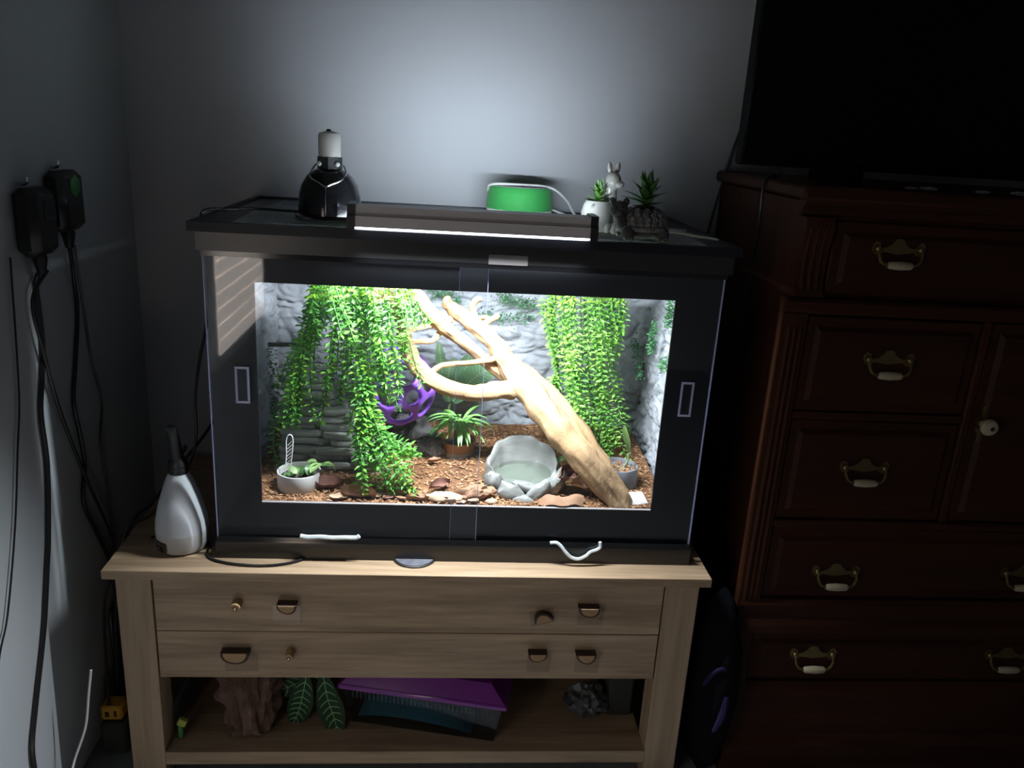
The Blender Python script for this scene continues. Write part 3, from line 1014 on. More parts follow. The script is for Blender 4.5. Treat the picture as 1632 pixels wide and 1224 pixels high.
LG = [
    [(505, 440, .16), (492, 500, .16), (478, 560, .15), (466, 620, .14), (458, 672, .13)],
    [(515, 440, .14), (505, 520, .13), (497, 580, .12), (496, 640, .11), (500, 668, .11)],
    [(530, 440, .17), (512, 510, .18), (480, 570, .19), (455, 625, .2), (440, 660, .2)],
    [(540, 440, .12), (535, 500, .12), (528, 560, .12), (520, 620, .12), (512, 672, .12)],
    [(550, 440, .18), (552, 520, .2), (545, 590, .22), (540, 650, .22), (548, 690, .21)],
    [(560, 440, .10), (562, 500, .10), (556, 560, .10), (552, 610, .10)],
    [(575, 440, .13), (580, 510, .14), (583, 570, .14), (588, 630, .13), (590, 665, .12)],
    [(585, 440, .09), (590, 490, .09), (594, 540, .09), (600, 590, .09), (606, 625, .09)],
    [(595, 440, .15), (604, 500, .17), (612, 560, .17), (622, 610, .16), (636, 650, .15)],
    [(610, 440, .10), (618, 490, .10), (626, 540, .09), (632, 590, .09), (638, 625, .09)],
    [(630, 440, .12), (637, 470, .115), (642, 500, .10), (640, 545, .095), (636, 585, .09)],
    [(650, 440, .13), (662, 475, .13), (675, 500, .13), (688, 515, .13)],
    [(640, 440, .14), (655, 465, .15), (664, 490, .15), (672, 512, .15)],
    [(500, 440, .10), (503, 470, .10), (500, 500, .10), (505, 530, .10)],
    [(525, 440, .08), (540, 480, .08), (556, 520, .08), (566, 545, .08)],
    [(570, 560, .10), (578, 620, .08), (586, 680, .07), (596, 735, .06), (602, 795, .055)],
    [(590, 600, .09), (582, 660, .075), (592, 710, .065), (618, 760, .055), (632, 793, .05)],
    [(585, 640, .08), (600, 690, .075), (625, 735, .07), (645, 775, .065), (656, 780, .065)],
    [(590, 660, .09), (615, 700, .09), (640, 715, .09), (655, 728, .09), (668, 722, .09)],
    [(580, 650, .07), (576, 700, .06), (578, 750, .055), (588, 785, .05)],
    [(442, 660, .17), (437, 695, .16), (438, 720, .16), (444, 742, .16)],
    [(560, 600, .16), (565, 640, .15), (560, 680, .15), (570, 700, .14)],
    [(470, 600, .12), (462, 640, .12), (450, 670, .12)],
]
vine('hanging_vine', 'leafy green artificial vine trailing down the left half of the terrarium', LG, 5, 0.0165, M['leaf'], 0.0145, aty(560, 440, .13), None, {20: 1, 4: 3, 21: 2})
RG = [
    [(885, 450, .30), (882, 520, .30), (890, 580, .30), (893, 640, .30), (905, 690, .29)],
    [(900, 450, .27), (902, 530, .27), (910, 600, .27), (915, 660, .27), (930, 710, .26)],
    [(915, 450, .24), (918, 530, .24), (926, 600, .24), (930, 650, .24), (945, 700, .24)],
    [(930, 450, .28), (934, 530, .28), (940, 600, .28), (948, 660, .27), (957, 720, .26)],
    [(945, 450, .23), (950, 530, .24), (952, 600, .25), (960, 660, .25), (966, 705, .25)],
    [(960, 450, .27), (962, 520, .28), (962, 580, .29), (968, 640, .29), (978, 690, .28)],
    [(975, 450, .25), (978, 490, .25), (975, 530, .26), (972, 575, .27)],
    [(990, 450, .26), (993, 485, .26), (988, 515, .26), (985, 545, .27)],
    [(870, 480, .28), (872, 495, .27), (885, 530, .27), (892, 570, .27)],
    [(890, 600, .28), (885, 640, .28), (890, 670, .28)],
    [(905, 560, .22), (912, 620, .22), (925, 670, .22), (938, 690, .22)],
    [(950, 620, .27), (962, 670, .25), (968, 715, .24), (972, 728, .24)],
]
vine('hanging_vine', 'bright green artificial vine hanging in the right rear of the terrarium', RG, 5, 0.0155, M['leaf_r'], 0.012, aty(930, 450, .27), None)

# ---- purple lattice ball
bc = aty(632, 615, 0.285)
bm = bmesh.new()
bmesh.ops.create_icosphere(bm, subdivisions=1, radius=1.0)
bmesh.ops.bevel(bm, geom=list(bm.verts), offset=33.33, offset_type='PERCENT', segments=1, affect='VERTICES', profile=0.5)
bmesh.ops.remove_doubles(bm, verts=list(bm.verts), dist=0.02)
bm.verts.ensure_lookup_table()
res = bmesh.ops.inset_individual(bm, faces=list(bm.faces), thickness=0.048, use_even_offset=True)
inner = [f for f in bm.faces if f not in set(res['faces'])]
bmesh.ops.delete(bm, geom=inner, context='FACES')
rotb = Euler((0.35, 0.5, 0.2)).to_matrix()
mb = MB()
bm.verts.index_update()
mb.add([bc + rotb @ (v.co.normalized() * 0.0885) for v in bm.verts], [tuple(v.index for v in f.verts) for f in bm.faces])
bm.free()
ball = obj('lattice_ball', mb, M['purple'], smooth=True, ang=None)
for (ty, nm) in (('SOLIDIFY', 'thick'), ('SUBSURF', 'round')):
    md = ball.modifiers.new(nm, ty)
    if ty == 'SOLIDIFY':
        md.thickness = 0.008
        md.offset = -1
    else:
        md.levels = md.render_levels = 1
tag(ball, 'purple rubber lattice ball with large round holes behind the driftwood', 'ball')


def pot(prof_fn):
    pass


# ---- white bowl with trellis
pc = at(470, 787, 'z', 0.125)
pc = V((-0.318, 0.088, ground_z(-0.318, 0.088) - 0.004))
wp = thing('potted_plant', 'low white stoneware bowl with curly waxy leaves beside the left corner', 'potted plant', pc)
R0 = 0.0425
obj('bowl', MB().lathe(pc, [(0.0, 0.0), (R0 * 0.93, 0.0), (R0 * 0.98, 0.003), (R0, 0.034), (R0 * 0.985, 0.0365), (R0 * 0.93, 0.0365), (R0 * 0.91, 0.034), (R0 * 0.90, 0.024), (0, 0.024)], 36), M['white_pot'], wp)
obj('soil', MB().lathe(pc + V((0, 0, 0.0235)), [(R0 * 0.9, 0), (R0 * 0.8, 0.002), (0, 0.003)], 24), M['soil'], wp)


def curl_leaf(b, d, L, w, curl, m, parent, name='leaf', up=V((0, 0, 1)), n=6):
    d = d.normalized()
    sp, wd = [], []
    p = V(b)
    dd = V(d)
    for i in range(n + 1):
        t = i / n
        sp.append(V(p))
        wd.append(w * max(0.04, math.sin(PI * min(0.999, t * 0.92 + 0.06)) ** 0.7))
        dd = (dd + V((0, 0, -1)) * curl / n).normalized()
        p = p + dd * L / n
    mbl = MB().blade(sp, wd, up, fold=0.35)
    return obj(name, mbl, m, parent)


for k in range(7):
    a = rnd(0, 6.28)
    r_ = rnd(0.0, 0.014)
    curl_leaf(pc + V((-0.006 + r_ * math.cos(a), r_ * math.sin(a) * .8, 0.026)), V((math.cos(a) * .7, math.sin(a) * .6, rnd(0.5, 0.9))), rnd(0.020, 0.030), rnd(0.008, 0.012), rnd(0.4, 1.6), M['hoya_pale'] if k % 3 == 0 else M['hoya'], wp)
for k in range(9):
    t = k / 8
    b = pc + V((0.012 + 0.042 * t, 0.0 + 0.006 * math.sin(k * 2), 0.034 + 0.018 * math.sin(t * 2.4)))
    a = rnd(0, 6.28)
    curl_leaf(b, V((math.cos(a), math.sin(a) - .3, rnd(0, 0.8))), rnd(0.022, 0.032), rnd(0.007, 0.011), rnd(0.8, 2.2), M['hoya_pale'] if k in (4, 6, 7) else M['hoya'], wp)
obj('trailing_stem', MB().tube(spline([pc + V((0, 0, 0.024)), pc + V((0.015, 0, 0.036)), pc + V((0.035, 0, 0.05)), pc + V((0.062, 0, 0.046))], 5), 0.0018, 6), M['stem'], wp)
tp0, tp1 = pc + V((-0.027, -0.004, 0.022)), pc + V((-0.019, -0.004, 0.112))
tm = MB()
tm.tube(spline([tp0, tp0.lerp(tp1, .5), tp1 + V((-.003, 0, -.010)), tp1 + V((0.004, 0, 0)), tp1 + V((0.0095, 0, -0.010)), tp0.lerp(tp1, .5) + V((0.0105, 0, 0)), tp0 + V((0.0085, 0, 0))], 4), 0.0011, 6)
for k in range(9):
    q = tp0.lerp(tp1 + V((0, 0, -.012)), 0.12 + 0.1 * k)
    tm.tube([q + V((0, 0, -0.004)), q + V((0.0095, 0, 0.006))], 0.0008, 5)
obj('trellis', tm, M['white_plastic'], wp)

# ---- palm in copper banded pot
pp = V((-0.006, 0.262, ground_z(-0.006, .262) - 0.006))
pl = thing('potted_plant', 'small parlour palm in copper-banded pot beneath the branch', 'potted plant', pp)
R0 = 0.041
obj('saucer', MB().lathe(pp, [(0, 0), (R0 * 0.84, 0), (R0 * 0.9, 0.002), (R0 * 0.92, 0.015), (0, 0.015)], 32), M['grey_rim'], pl)
obj('pot', MB().lathe(pp + V((0, 0, 0.0145)), [(R0 * 0.93, 0), (R0 * 1.0, 0.020), (R0 * 1.01, 0.023), (R0 * 0.97, 0.0235), (R0 * 0.93, 0.020), (R0 * .92, 0.008), (0, 0.008)], 32), M['copper'], pl)
obj('soil', MB().lathe(pp + V((0, 0, 0.026)), [(R0 * 0.92, 0), (R0 * 0.6, 0.003), (0, 0.004)], 24), M['soil'], pl)
crown = pp + V((0.004, -0.012, 0.083))
for k in range(9):
    a = k * 2.39
    b = pp + V((0.004 + 0.010 * math.cos(a), 0.008 * math.sin(a), 0.026))
    obj('stalk', MB().tube(spline([b, b.lerp(crown, .5) + V((0.006 * math.cos(a), .004 * math.sin(a), 0)), crown + V((0.011 * math.cos(a), .008 * math.sin(a), rnd(-.004, .006)))], 4), [.0022] * 9, 6), M['palm_stem'], pl)
for k in range(46):
    a = k * 2.399 + rnd(-.2, .2)
    el = rnd(-0.15, 0.75)
    d = V((math.cos(a) * math.cos(el), math.sin(a) * math.cos(el) - 0.15, math.sin(el)))
    L = rnd(0.038, 0.076)
    sp, wd = [], []
    p = crown + V((0.012 * math.cos(a), 0.01 * math.sin(a), rnd(-0.006, 0.012)))
    dd = d.normalized()
    for i in range(7):
        sp.append(V(p))
        wd.append(0.0042 * max(0.05, math.sin(PI * (0.12 + 0.86 * i / 6))))
        dd = (dd + V((0, 0, -0.16))).normalized()
        p = p + dd * L / 6
    obj('frond', MB().blade(sp, wd, (0, 0, 1), fold=0.25), M['palm'], pl)
for k in range(8):
    a = 2.6 + rnd(-0.5, 0.9)
    p = pp + V((-0.03, 0.0, 0.05 + rnd(-.01, .02)))
    dd = V((math.cos(a), -0.3 + rnd(-.4, .4), rnd(-0.2, 0.3))).normalized()
    sp, wd = [], []
    for i in range(7):
        sp.append(V(p))
        wd.append(0.0045 * max(0.05, math.sin(PI * (0.1 + 0.88 * i / 6))))
        dd = (dd + V((0, 0, -0.22))).normalized()
        p = p + dd * 0.0075
    obj('frond', MB().blade(sp, wd, (0, 0, 1), fold=0.25), M['palm'], pl)

# ---- broad ribbed leaves at the back
bl = thing('broad_leaf_plant', 'broad ribbed pale green leaves against the back rock wall', 'plant', V((0.0, 0.37, ground_z(0, .37))))


def ribbed(px, wmax, y, name='leaf', up=(0, -1, 0.15), fold=0.18):
    sp = spline([V(aty(u, v, y + dy)) for (u, v, dy) in px], 6)
    n = len(sp)
    wd = [wmax * max(0.03, math.sin(PI * (0.06 + 0.92 * i / (n - 1))) ** 0.75) for i in range(n)]
    lf_ = obj(name, MB().blade(sp, wd, up, fold=fold), M['broad'], bl)
    vm = MB()
    vm.tube([q + V((0, -0.001, 0)) for q in sp], lerpn([0.0014, 0.0006], n), 5)
    for i in range(2, n - 2, 1):
        t = (sp[i + 1] - sp[i - 1]).normalized()
        sd = t.cross(V(up)).normalized()
        nn = sd.cross(t)
        for s_ in (-1, 1):
            w = wd[min(n - 1, i + 2)] * 0.92
            e = sp[min(n - 1, i + 2)] + sd * s_ * w + nn * w * fold
            vm.tube([sp[i] + V(up) * 0.0012, e + V(up) * 0.0014], [0.0008, 0.0004], 4)
    obj('vein', vm, M['broad_vein'], lf_)


ribbed([(712, 640, 0), (706, 600, -.005), (702, 570, -.008), (699, 545, -.004)], 0.013, 0.37)
ribbed([(716, 640, 0), (714, 615, -.008), (716, 590, -.012), (726, 570, -.008)], 0.014, 0.365)
ribbed([(722, 640, 0), (745, 612, -.012), (768, 594, -.016), (794, 582, -.008)], 0.028, 0.36)
ribbed([(722, 645, 0), (735, 612, -.006), (742, 585, -.008), (748, 566, -.004)], 0.024, 0.38)
obj('stalk', MB().tube(spline([V((-.01, .375, ground_z(-.01, .375))), aty(715, 660, .37), aty(718, 640, .37)], 4), 0.003, 7), M['palm_stem'], bl)

# ---- water dish of moulded rock
wd0 = V((0.128, 0.135, ground_z(.128, .135) - 0.012))
dish = thing('water_dish', 'grey moulded rock water dish with high back rim in terrarium centre', 'water dish', wd0)
NTH, rings_ = 72, []


def rim_h(th):
    # th = 0 is +x, -pi/2 faces the camera
    back = 0.5 + 0.5 * math.sin(th)
    lump = 0.010 * noise.noise(V((math.cos(th) * 2.6, math.sin(th) * 2.6, 3.3)))
    return 0.034 + 0.046 * back ** 1.1 + lump


def rad(th):
    return 0.078 * (1 + 0.05 * math.sin(2 * th + 0.6) + 0.06 * noise.noise(V((math.cos(th) * 1.6, math.sin(th) * 1.6, 8.0))))


dm = MB()
prof = [(1.05, 0.0), (1.07, 0.10), (1.02, 0.45), (1.0, 0.8), (0.985, 0.96), (0.945, 1.0), (0.90, 0.97), (0.86, 0.80), (0.81, 0.5), (0.72, 0.30), (0.45, 0.24), (0.0, 0.24)]
vs, fs = [], []
for (a, h) in prof:
    for k in range(NTH):
        th = 2 * PI * k / NTH
        R_, H_ = rad(th), rim_h(th)
        z = H_ * h if h > 0.35 else min(H_ * h, 0.016) if h else 0
        if a < 0.8:
            z = 0.023
        q = V((math.cos(th) * R_ * a * 0.96, math.sin(th) * R_ * a * 1.05, z))
        amp = 0.010 if h < 0.97 and a > 0.97 else 0.0025
        q += V((math.cos(th), math.sin(th), 0)) * amp * noise.fractal(V((q.x * 22, q.y * 22, q.z * 30)), 1, 2, 3) * (0 if a < 0.8 else 1)
        vs.append(wd0 + q)
for i in range(len(prof) - 1):
    for k in range(NTH):
        k2 = (k + 1) % NTH
        fs.append((i * NTH + k, i * NTH + k2, (i + 1) * NTH + k2, (i + 1) * NTH + k))
dm.add(vs, fs)
obj('basin', dm, M['dish'], dish, ang=60)


def boulder(c, r, rot, seed):
    return MB().ell(c, r, 18, 12, fn=lambda d: 1 + 0.22 * noise.fractal(d * 1.7 + V((seed, 0, 0)), 1, 2, 3), rot=rot)


for (dx, dy, dz, r, ro, sd) in ((-0.060, -0.052, 0.022, (.020, .017, .030), (0.3, -.3, 0), 1), (-0.022, -0.080, 0.012, (.030, .016, .022), (0.2, .5, 0), 2), (0.022, -0.084, 0.020, (.034, .015, .015), (0, -.75, 0), 3),
                                (0.056, -0.062, 0.024, (.016, .016, .032), (.2, .45, 0), 4), (-0.002, -0.092, 0.004, (.028, .014, .014), (0, .2, 0), 5), (0.004, -0.072, 0.028, (.030, .014, .010), (0, .25, 0), 6), (0.070, -0.040, 0.026, (.012, .018, .034), (.1, .35, .2), 9)):
    obj('moulded_rock', boulder(wd0 + V((dx, dy, dz)), r, Euler(ro).to_matrix(), sd * 4.4), M['dish'], dish)
obj('water', MB().lathe(wd0 + V((0, 0, 0.0295)), [(0.070, 0), (0, 0.0002)], 40, sy=1.05), M['water'], dish)

# ---- grey pot with sprout
gp = V((0.330, 0.138, ground_z(.33, .138) - 0.008))
gpt = thing('potted_plant', 'round grey pot with a single upright sprout beside the right rock wall', 'potted plant', gp)
R0 = 0.041
obj('pot', MB().lathe(gp, [(0, 0), (R0 * 0.95, 0), (R0, 0.004), (R0, 0.045), (R0 * 0.98, 0.047), (R0 * 0.94, 0.047), (R0 * .92, 0.044), (R0 * .92, 0.036), (0, 0.036)], 36), M['grey_pot'], gpt)
chm = MB()
for i in range(170):
    a, r_ = rnd(0, 6.28), R0 * 0.88 * math.sqrt(random.random())
    p = gp + V((r_ * math.cos(a), r_ * math.sin(a), 0.0375 + rnd(0, 0.005)))
    d = V((rnd(-1, 1), rnd(-1, 1), rnd(-.3, .3))).normalized()
    sd = d.cross(V((0, 0, 1))).normalized()
    chm.add([p - d * .004, p + sd * .002, p + d * .004, p - sd * .002, p + V((0, 0, .0018))], [(0, 1, 4), (1, 2, 4), (2, 3, 4), (3, 0, 4)])
tag(obj('bark_chips', chm, M['chips'], gpt, ang=None), kind='stuff')
q0 = gp + V((0.006, 0, 0.036))
sp = spline([q0, aty(1000, 735, .138), aty(1002, 715, .138)], 4)
obj('stalk', MB().tube(sp, 0.0022, 6), M['palm_stem'], gpt)
sp = spline([aty(1003, 722, .137), aty(1000, 705, .132), aty(996, 690, .13), aty(995, 678, .13)], 5)
obj('leaf', MB().blade(sp, [.002 + .0045 * math.sin(PI * i / (len(sp) - 1)) for i in range(len(sp))], (0, -1, 0), fold=.3), M['hoya_pale'], gpt)
sp = spline([gp + V((-.01, -.01, .038)), aty(965, 742, .12), aty(938, 722, .11)], 4)
obj('stalk', MB().tube(sp, [.002] * 9, 6), M['hoya_pale'], gpt)
sp = spline([aty(945, 727, .115), aty(915, 725, .15), aty(890, 733, .17), aty(874, 736, .175)], 5)
obj('leaf', MB().blade(sp, [.002 + .006 * math.sin(PI * i / (len(sp) - 1)) for i in range(len(sp))], (0, -.5, 1), fold=.2), M['hoya_pale'], gpt)

# ---- small white card in the right front corner
cz = ground_z(.36, .05)
cd = thing('hygrometer', 'small white rectangular gauge lying in the right front corner', 'gauge', V((.352, .05, cz)))
obj('case', MB().box(.334, .372, .032, .070, cz - .002, cz + .008, .002, rot=Euler((.25, 0, .15)).to_matrix()), M['white_plastic'], cd)
obj('face', MB().box(.337, .369, .035, .067, cz + .0072, cz + .0092, .0005, rot=Euler((.25, 0, .15)).to_matrix()), M['card'], cd)


# ---- dry leaves and bark flakes
def flake(label, u, v, y, L, w, rotz, m, cat='dry leaf', name='dry_leaf', curl=0.25, group=None, lift=0.0, jag=0.25, tilt=0.0):
    c = aty(u, v, y)
    c.z = max(c.z, ground_z(c.x, min(max(c.y, 0.02), .42)) + 0.004) + lift
    ro = Matrix.Rotation(rotz, 3, 'Z') @ Matrix.Rotation(tilt, 3, 'X')
    sd = rnd(0, 50)
    nu, nv = 12, 6

    def f(a, b, top):
        x = (a - 0.5) * L
        prof_ = max(0.02, math.sin(PI * (0.04 + 0.92 * a)) ** (0.6 if name != 'dry_leaf' else 0.95)) * (1 + jag * noise.noise(V((a * 5 + sd, b * 2, 0))))
        yy = (b - 0.5) * w * prof_
        z = curl * w * (abs(b - 0.5) * 2) ** 2 + 0.2 * w * noise.noise(V((a * 3 + sd, b * 3, sd))) + (0.0009 if top else 0)
        return c + ro @ V((x, yy, z))
    m_ = MB()
    m_.grid(lambda a, b: f(a, b, True), nu, nv)
    m_.grid(lambda a, b: f(1 - a, b, False), nu, nv)
    return tag(obj(name, m_, m, ang=None), label, cat, group)


flake('large brown curled dry leaf at the foot of the driftwood', 893, 792, .040, .092, .042, -.15, M['dry1'], curl=-.5, tilt=-.5, lift=.004)
flake('reddish crumpled dry leaf right of the water dish', 895, 768, .085, .05, .035, .9, M['dry2'], curl=.7, tilt=.6, lift=.006)
flake('tan dry leaf under the leaning driftwood', 935, 776, .07, .06, .03, 0, M['dry3'], curl=.4, tilt=.2)
flake('dark red dry leaf behind the driftwood foot', 918, 757, .11, .05, .035, .3, M['dry2'], curl=.6, tilt=.4, lift=.004)
flake('tan bark flake near the white bowl', 540, 793, .035, .036, .022, .2, M['dry3'], 'bark flake', 'bark_flake', curl=.2, jag=.6)
flake('wide brown dry leaf below the left vine', 572, 792, .045, .07, .034, -.2, M['dry1'], curl=.35, tilt=.3)
flake('dark curled dry leaf right of the white bowl', 525, 782, .075, .055, .03, .1, M['dry2'], curl=.5, tilt=.3)
flake('brown dry leaf beside the tip of the long left vine', 642, 787, .06, .04, .026, .4, M['dry2'], curl=.5, tilt=.3)
flake('tan dry leaf at the front between vine and water dish', 668, 796, .035, .05, .024, .1, M['dry1'], curl=.3)
flake('purple-brown dry leaf lying behind the bark slab', 700, 775, .08, .05, .022, .6, M['dry2'], curl=.5, tilt=.4)
flake('small brown leaf fragment left of the palm pot', 692, 735, .19, .03, .015, .4, M['dry1'], curl=.4)
for k in range(14):
    flake('small brown bark flake in the litter along the terrarium front', rnd(600, 760), rnd(790, 802), rnd(.024, .045), rnd(.014, .026), rnd(.007, .012), rnd(-1, 1), random.choice([M['dry1'], M['dry2'], M['dry3']]), 'bark flake', 'bark_flake', curl=.2, group='bark flakes along the terrarium front', jag=.6)


def chunk(name, label, cat, u, v, y, r, rot, m, seed, amp=.3, sink=.3):
    c = aty(u, v, y)
    c.z = ground_z(c.x, min(c.y, .42)) + r[2] * (1 - sink)
    o_ = obj(name, MB().ell(c, r, 20, 14, fn=lambda d: 1 + amp * noise.fractal(d * 1.9 + V((seed, seed, 0)), 1, 2, 4), rot=Euler(rot).to_matrix()), m, ang=40)
    return tag(o_, label, cat)


chunk('bark_chunk', 'pinkish bark chunk propped in front of the water dish', 'bark', 752, 787, .05, (.040, .015, .016), (.5, -.25, .1), M['dry1'], 3.0, .5)
chunk('stone', 'flat pale tan stone at the front beside the bark chunk', 'stone', 708, 797, .04, (.038, .018, .009), (0, .05, 0), M['dry3'], 5.0, .2)
chunk('stone', 'small cream pebble at the foot of the water dish', 'stone', 783, 803, .03, (.012, .009, .006), (0, 0, 0), M['dry3'], 9.0, .15)
chunk('bark_chunk', 'dark grey ridged bark lump left of the palm pot', 'bark', 688, 722, .24, (.030, .020, .024), (0, .3, 0), M['darkbark'], 12.0, .4)
chunk('bark_chunk', 'grey-brown rock lump under the purple ball', 'rock', 655, 712, .32, (.055, .03, .034), (0, .1, 0), M['darkbark'], 15.0, .35)
# dark stick behind the left vine
tag(obj('stick', MB().tube([V((-.416, .30, aty(432, 549, .3).z)), aty(500, 549, .30)], .0045, 10, wob=.2), M['darkbark']), 'short dark stick poking from the left rock wall', 'stick')

# ------------------------------------------------------------------ on top of the terrarium
LZ = 0.631
# ---- light bar
b0 = V((-0.206, -0.0300, 0))
b1 = V((0.2085, -0.0310, 0))
bx = (b1 - b0).normalized()
by = V((-bx.y, bx.x, 0))
lb = thing('light_bar', 'slim grey aluminium light bar with black end caps lying on the screen lid', 'light', (b0 + b1) / 2 + by * .03 + V((0, 0, LZ)))


def bar(mb, prof, a, b, mi=0):
    n = len(prof)
    vs = [b0 + bx * t + by * p[0] + V((0, 0, LZ + p[1])) for t in (a, b) for p in prof]
    mb.add(vs, [(i, (i + 1) % n, n + (i + 1) % n, n + i) for i in range(n)] + [tuple(range(n))[::-1], tuple(range(n, 2 * n))], mi)
    return mb


Lb = (b1 - b0).length
HS = [(0.000, 0.0058), (0.001, 0.024), (0.0055, 0.0245), (0.007, 0.040), (0.054, 0.040), (0.0560, 0.030), (0.0560, 0.0058)]
obj('housing', bar(MB(), HS, 0.008, Lb - 0.008), M['alu'], lb, smooth=False)
obj('groove', bar(MB(), [(0.0042, 0.0246), (0.0046, 0.0285), (0.0062, 0.0285), (0.006, 0.0246)], 0.008, Lb - 0.008), M['grey_rim'], lb, smooth=False)
CP = [(-0.003, 0.0), (-0.002, 0.025), (0.003, 0.026), (0.004, 0.043), (0.057, 0.043), (0.061, 0.030), (0.061, 0.0)]
obj('end_cap', bar(MB(), CP, -0.004, 0.009), M['black'], lb, smooth=False)
obj('end_cap', bar(MB(), CP, Lb - 0.009, Lb + 0.004), M['black'], lb, smooth=False)
obj('lens', bar(MB(), [(0.0045, 0.0020), (0.0005, 0.0040), (0.0005, 0.0057), (0.049, 0.0057), (0.049, 0.0020)], 0.010, Lb - 0.010), M['lens'], lb, smooth=False)
obj('rear_fill_strip', bar(MB(), [(0.0555, 0.0300), (0.0590, 0.0300), (0.0585, 0.0360), (0.0560, 0.0395), (0.0530, 0.0395)], 0.010, Lb - 0.010), M['rear_fill'], lb, smooth=False)  # added glowing strip at the back, goes with the wall light


def bar_light(name, y, z, tilt, w, power, spread, col=(0.88, 0.95, 1.0)):
    """one area light along the bar: tilt 0 shines straight down, positive leans towards the wall"""
    li = bpy.data.lights.new(name, 'AREA')
    li.shape = 'RECTANGLE'
    li.size = Lb - 0.03
    li.size_y = w
    li.energy = power
    li.color = col
    li.spread = math.radians(spread)
    o_ = bpy.data.objects.new(name, li)
    C.objects.link(o_)
    o_.parent = lb
    o_.location = b0 + bx * Lb / 2 + by * y + V((0, 0, LZ + z)) - WLOC[lb.name]
    o_.rotation_euler = (math.radians(tilt), 0, math.atan2(bx.y, bx.x))


bar_light('bar_light', 0.046, -0.0032, 0, 0.040, LED_POWER, 165)
bar_light('bar_light', 0.0022, 0.0015, -40, 0.003, FRONT_POWER, 124)
bar_light('bar_light', 0.0610, 0.0345, 110, 0.008, REAR_POWER, 92, (0.78, 0.91, 1.0))  # added light at the back of the bar, makes the wall glow

# ---- dome lamp
dc = V((-0.262, 0.150, LZ))
dl_ = thing('dome_lamp', 'black dome heat lamp with white ceramic socket on the lid', 'lamp', dc)
prof = [(0.064, 0.0), (0.065, 0.003), (0.058, 0.006), (0.0575, 0.020), (0.056, 0.040), (0.051, 0.058), (0.042, 0.073), (0.030, 0.083), (0.020, 0.088), (0.0, 0.089)]
dmb = MB().lathe(dc, prof[:-1], 40)
obj('dome', dmb, M['black_gloss'], dl_)
obj('collar', MB().lathe(dc + V((0, 0, 0.084)), [(0.0225, 0), (0.0225, 0.024), (0.019, 0.025), (0, 0.025)], 8), M['black'], dl_, ang=30)
obj('socket', MB().lathe(dc + V((0, 0, 0.107)), [(0.0200, 0), (0.0205, 0.030), (0.0203, 0.038), (0.0185, 0.0425), (0.008, 0.046), (0, 0.046)], 28), M['ceramic'], dl_)
obj('cord_stub', MB().lathe(dc + V((-.0015, 0, 0.1525)), [(0.0045, 0), (0.0045, 0.0025), (0.003, 0.004), (0, 0.004)], 14), M['black'], dl_)
for sx in (-1, 1):
    obj('screw', MB().ell(dc + V((sx * .0165, -.0195, .096)), (.0045, .003, .0045), 12, 8), M['ceramic'], dl_)
hang = spline([dc + V((-.024, -.008, .094)), dc + V((-.030, -.028, .082)), dc + V((-.028, -.042, .072)), dc + V((-.008, -.053, .062)), dc + V((0, -.055, .058)), dc + V((.008, -.053, .062)), dc + V((.026, -.043, .070)), dc + V((.033, -.028, .082)), dc + V((.026, -.008, .094))], 3)
obj('wire_hanger', MB().tube(hang, .0016, 6), M['chrome'], dl_)
obj('seam', MB().tube([dc + V((0, -.0572, .008)), dc + V((0, -.0576, .02)), dc + V((0, -.0560, .04)), dc + V((0, -.0515, .057))], .0009, 5), M['chrome'], dl_)

# ---- round speaker
sc_ = V((0.112, 0.408, LZ))
sp_ = thing('smart_speaker', 'round green fabric speaker with grey top on the lid', 'speaker', sc_)
obj('base', MB().lathe(sc_, [(0.066, 0), (0.0715, 0.004), (0.0725, 0.010), (0, 0.010)], 40), M['white_plastic'], sp_)
obj('body', MB().lathe(sc_ + V((0, 0, 0.0095)), [(0.0725, 0), (0.0728, 0.014), (0.0705, 0.034), (0.0665, 0.045), (0.063, 0.048), (0, 0.048)], 48), M['green_fabric'], sp_)
obj('top', MB().lathe(sc_ + V((0, 0, 0.0565)), [(0.0630, 0), (0.0625, 0.0022), (0.060, 0.0026), (0, 0.0022)], 48), M['speaker_top'], sp_)
obj('button', MB().lathe(sc_ + V((.004, -.02, 0.0588)), [(0.006, 0), (0.006, 0.0006), (0, 0.0006)], 16), M['black'], sp_)


def cord(name, label, pts, r, m, n=7, cat='cable'):
    return tag(obj(name, MB().tube(spline(pts, n), r, 7), m), label, cat)


cord('speaker_cable', 'white cable looped over the green speaker and along the lid', [sc_ + V((-.070, .0, .045)), sc_ + V((-.068, -.02, .058)), sc_ + V((-.045, -.035, .0625)), sc_ + V((0, -.03, .0625)), sc_ + V((.045, -.025, .0615)), sc_ + V((.074, -.02, .055)), sc_ + V((.098, -.05, .035)), sc_ + V((.112, -.10, .010)), V((.25, .24, LZ + .0035)), V((.30, .17, LZ + .0035)), V((.34, .12, LZ + .0045)), V((.385, .115, LZ + .008)), V((.42, .10, LZ + .0045)), V((.445, .075, LZ + .0035)), V((.452, .06, LZ + .0035))], .0026, M['white_cord'])
cord('speaker_cable', 'second white cable leaving the back of the green speaker', [sc_ + V((.070, .0, .012)), sc_ + V((.10, -.03, .004)), sc_ + V((.135, -.10, .003)), V((.27, .22, LZ + .003)), V((.33, .17, LZ + .003)), V((.37, .17, LZ + .006)), V((.43, .20, LZ + .003))], .0024, M['white_cord'])


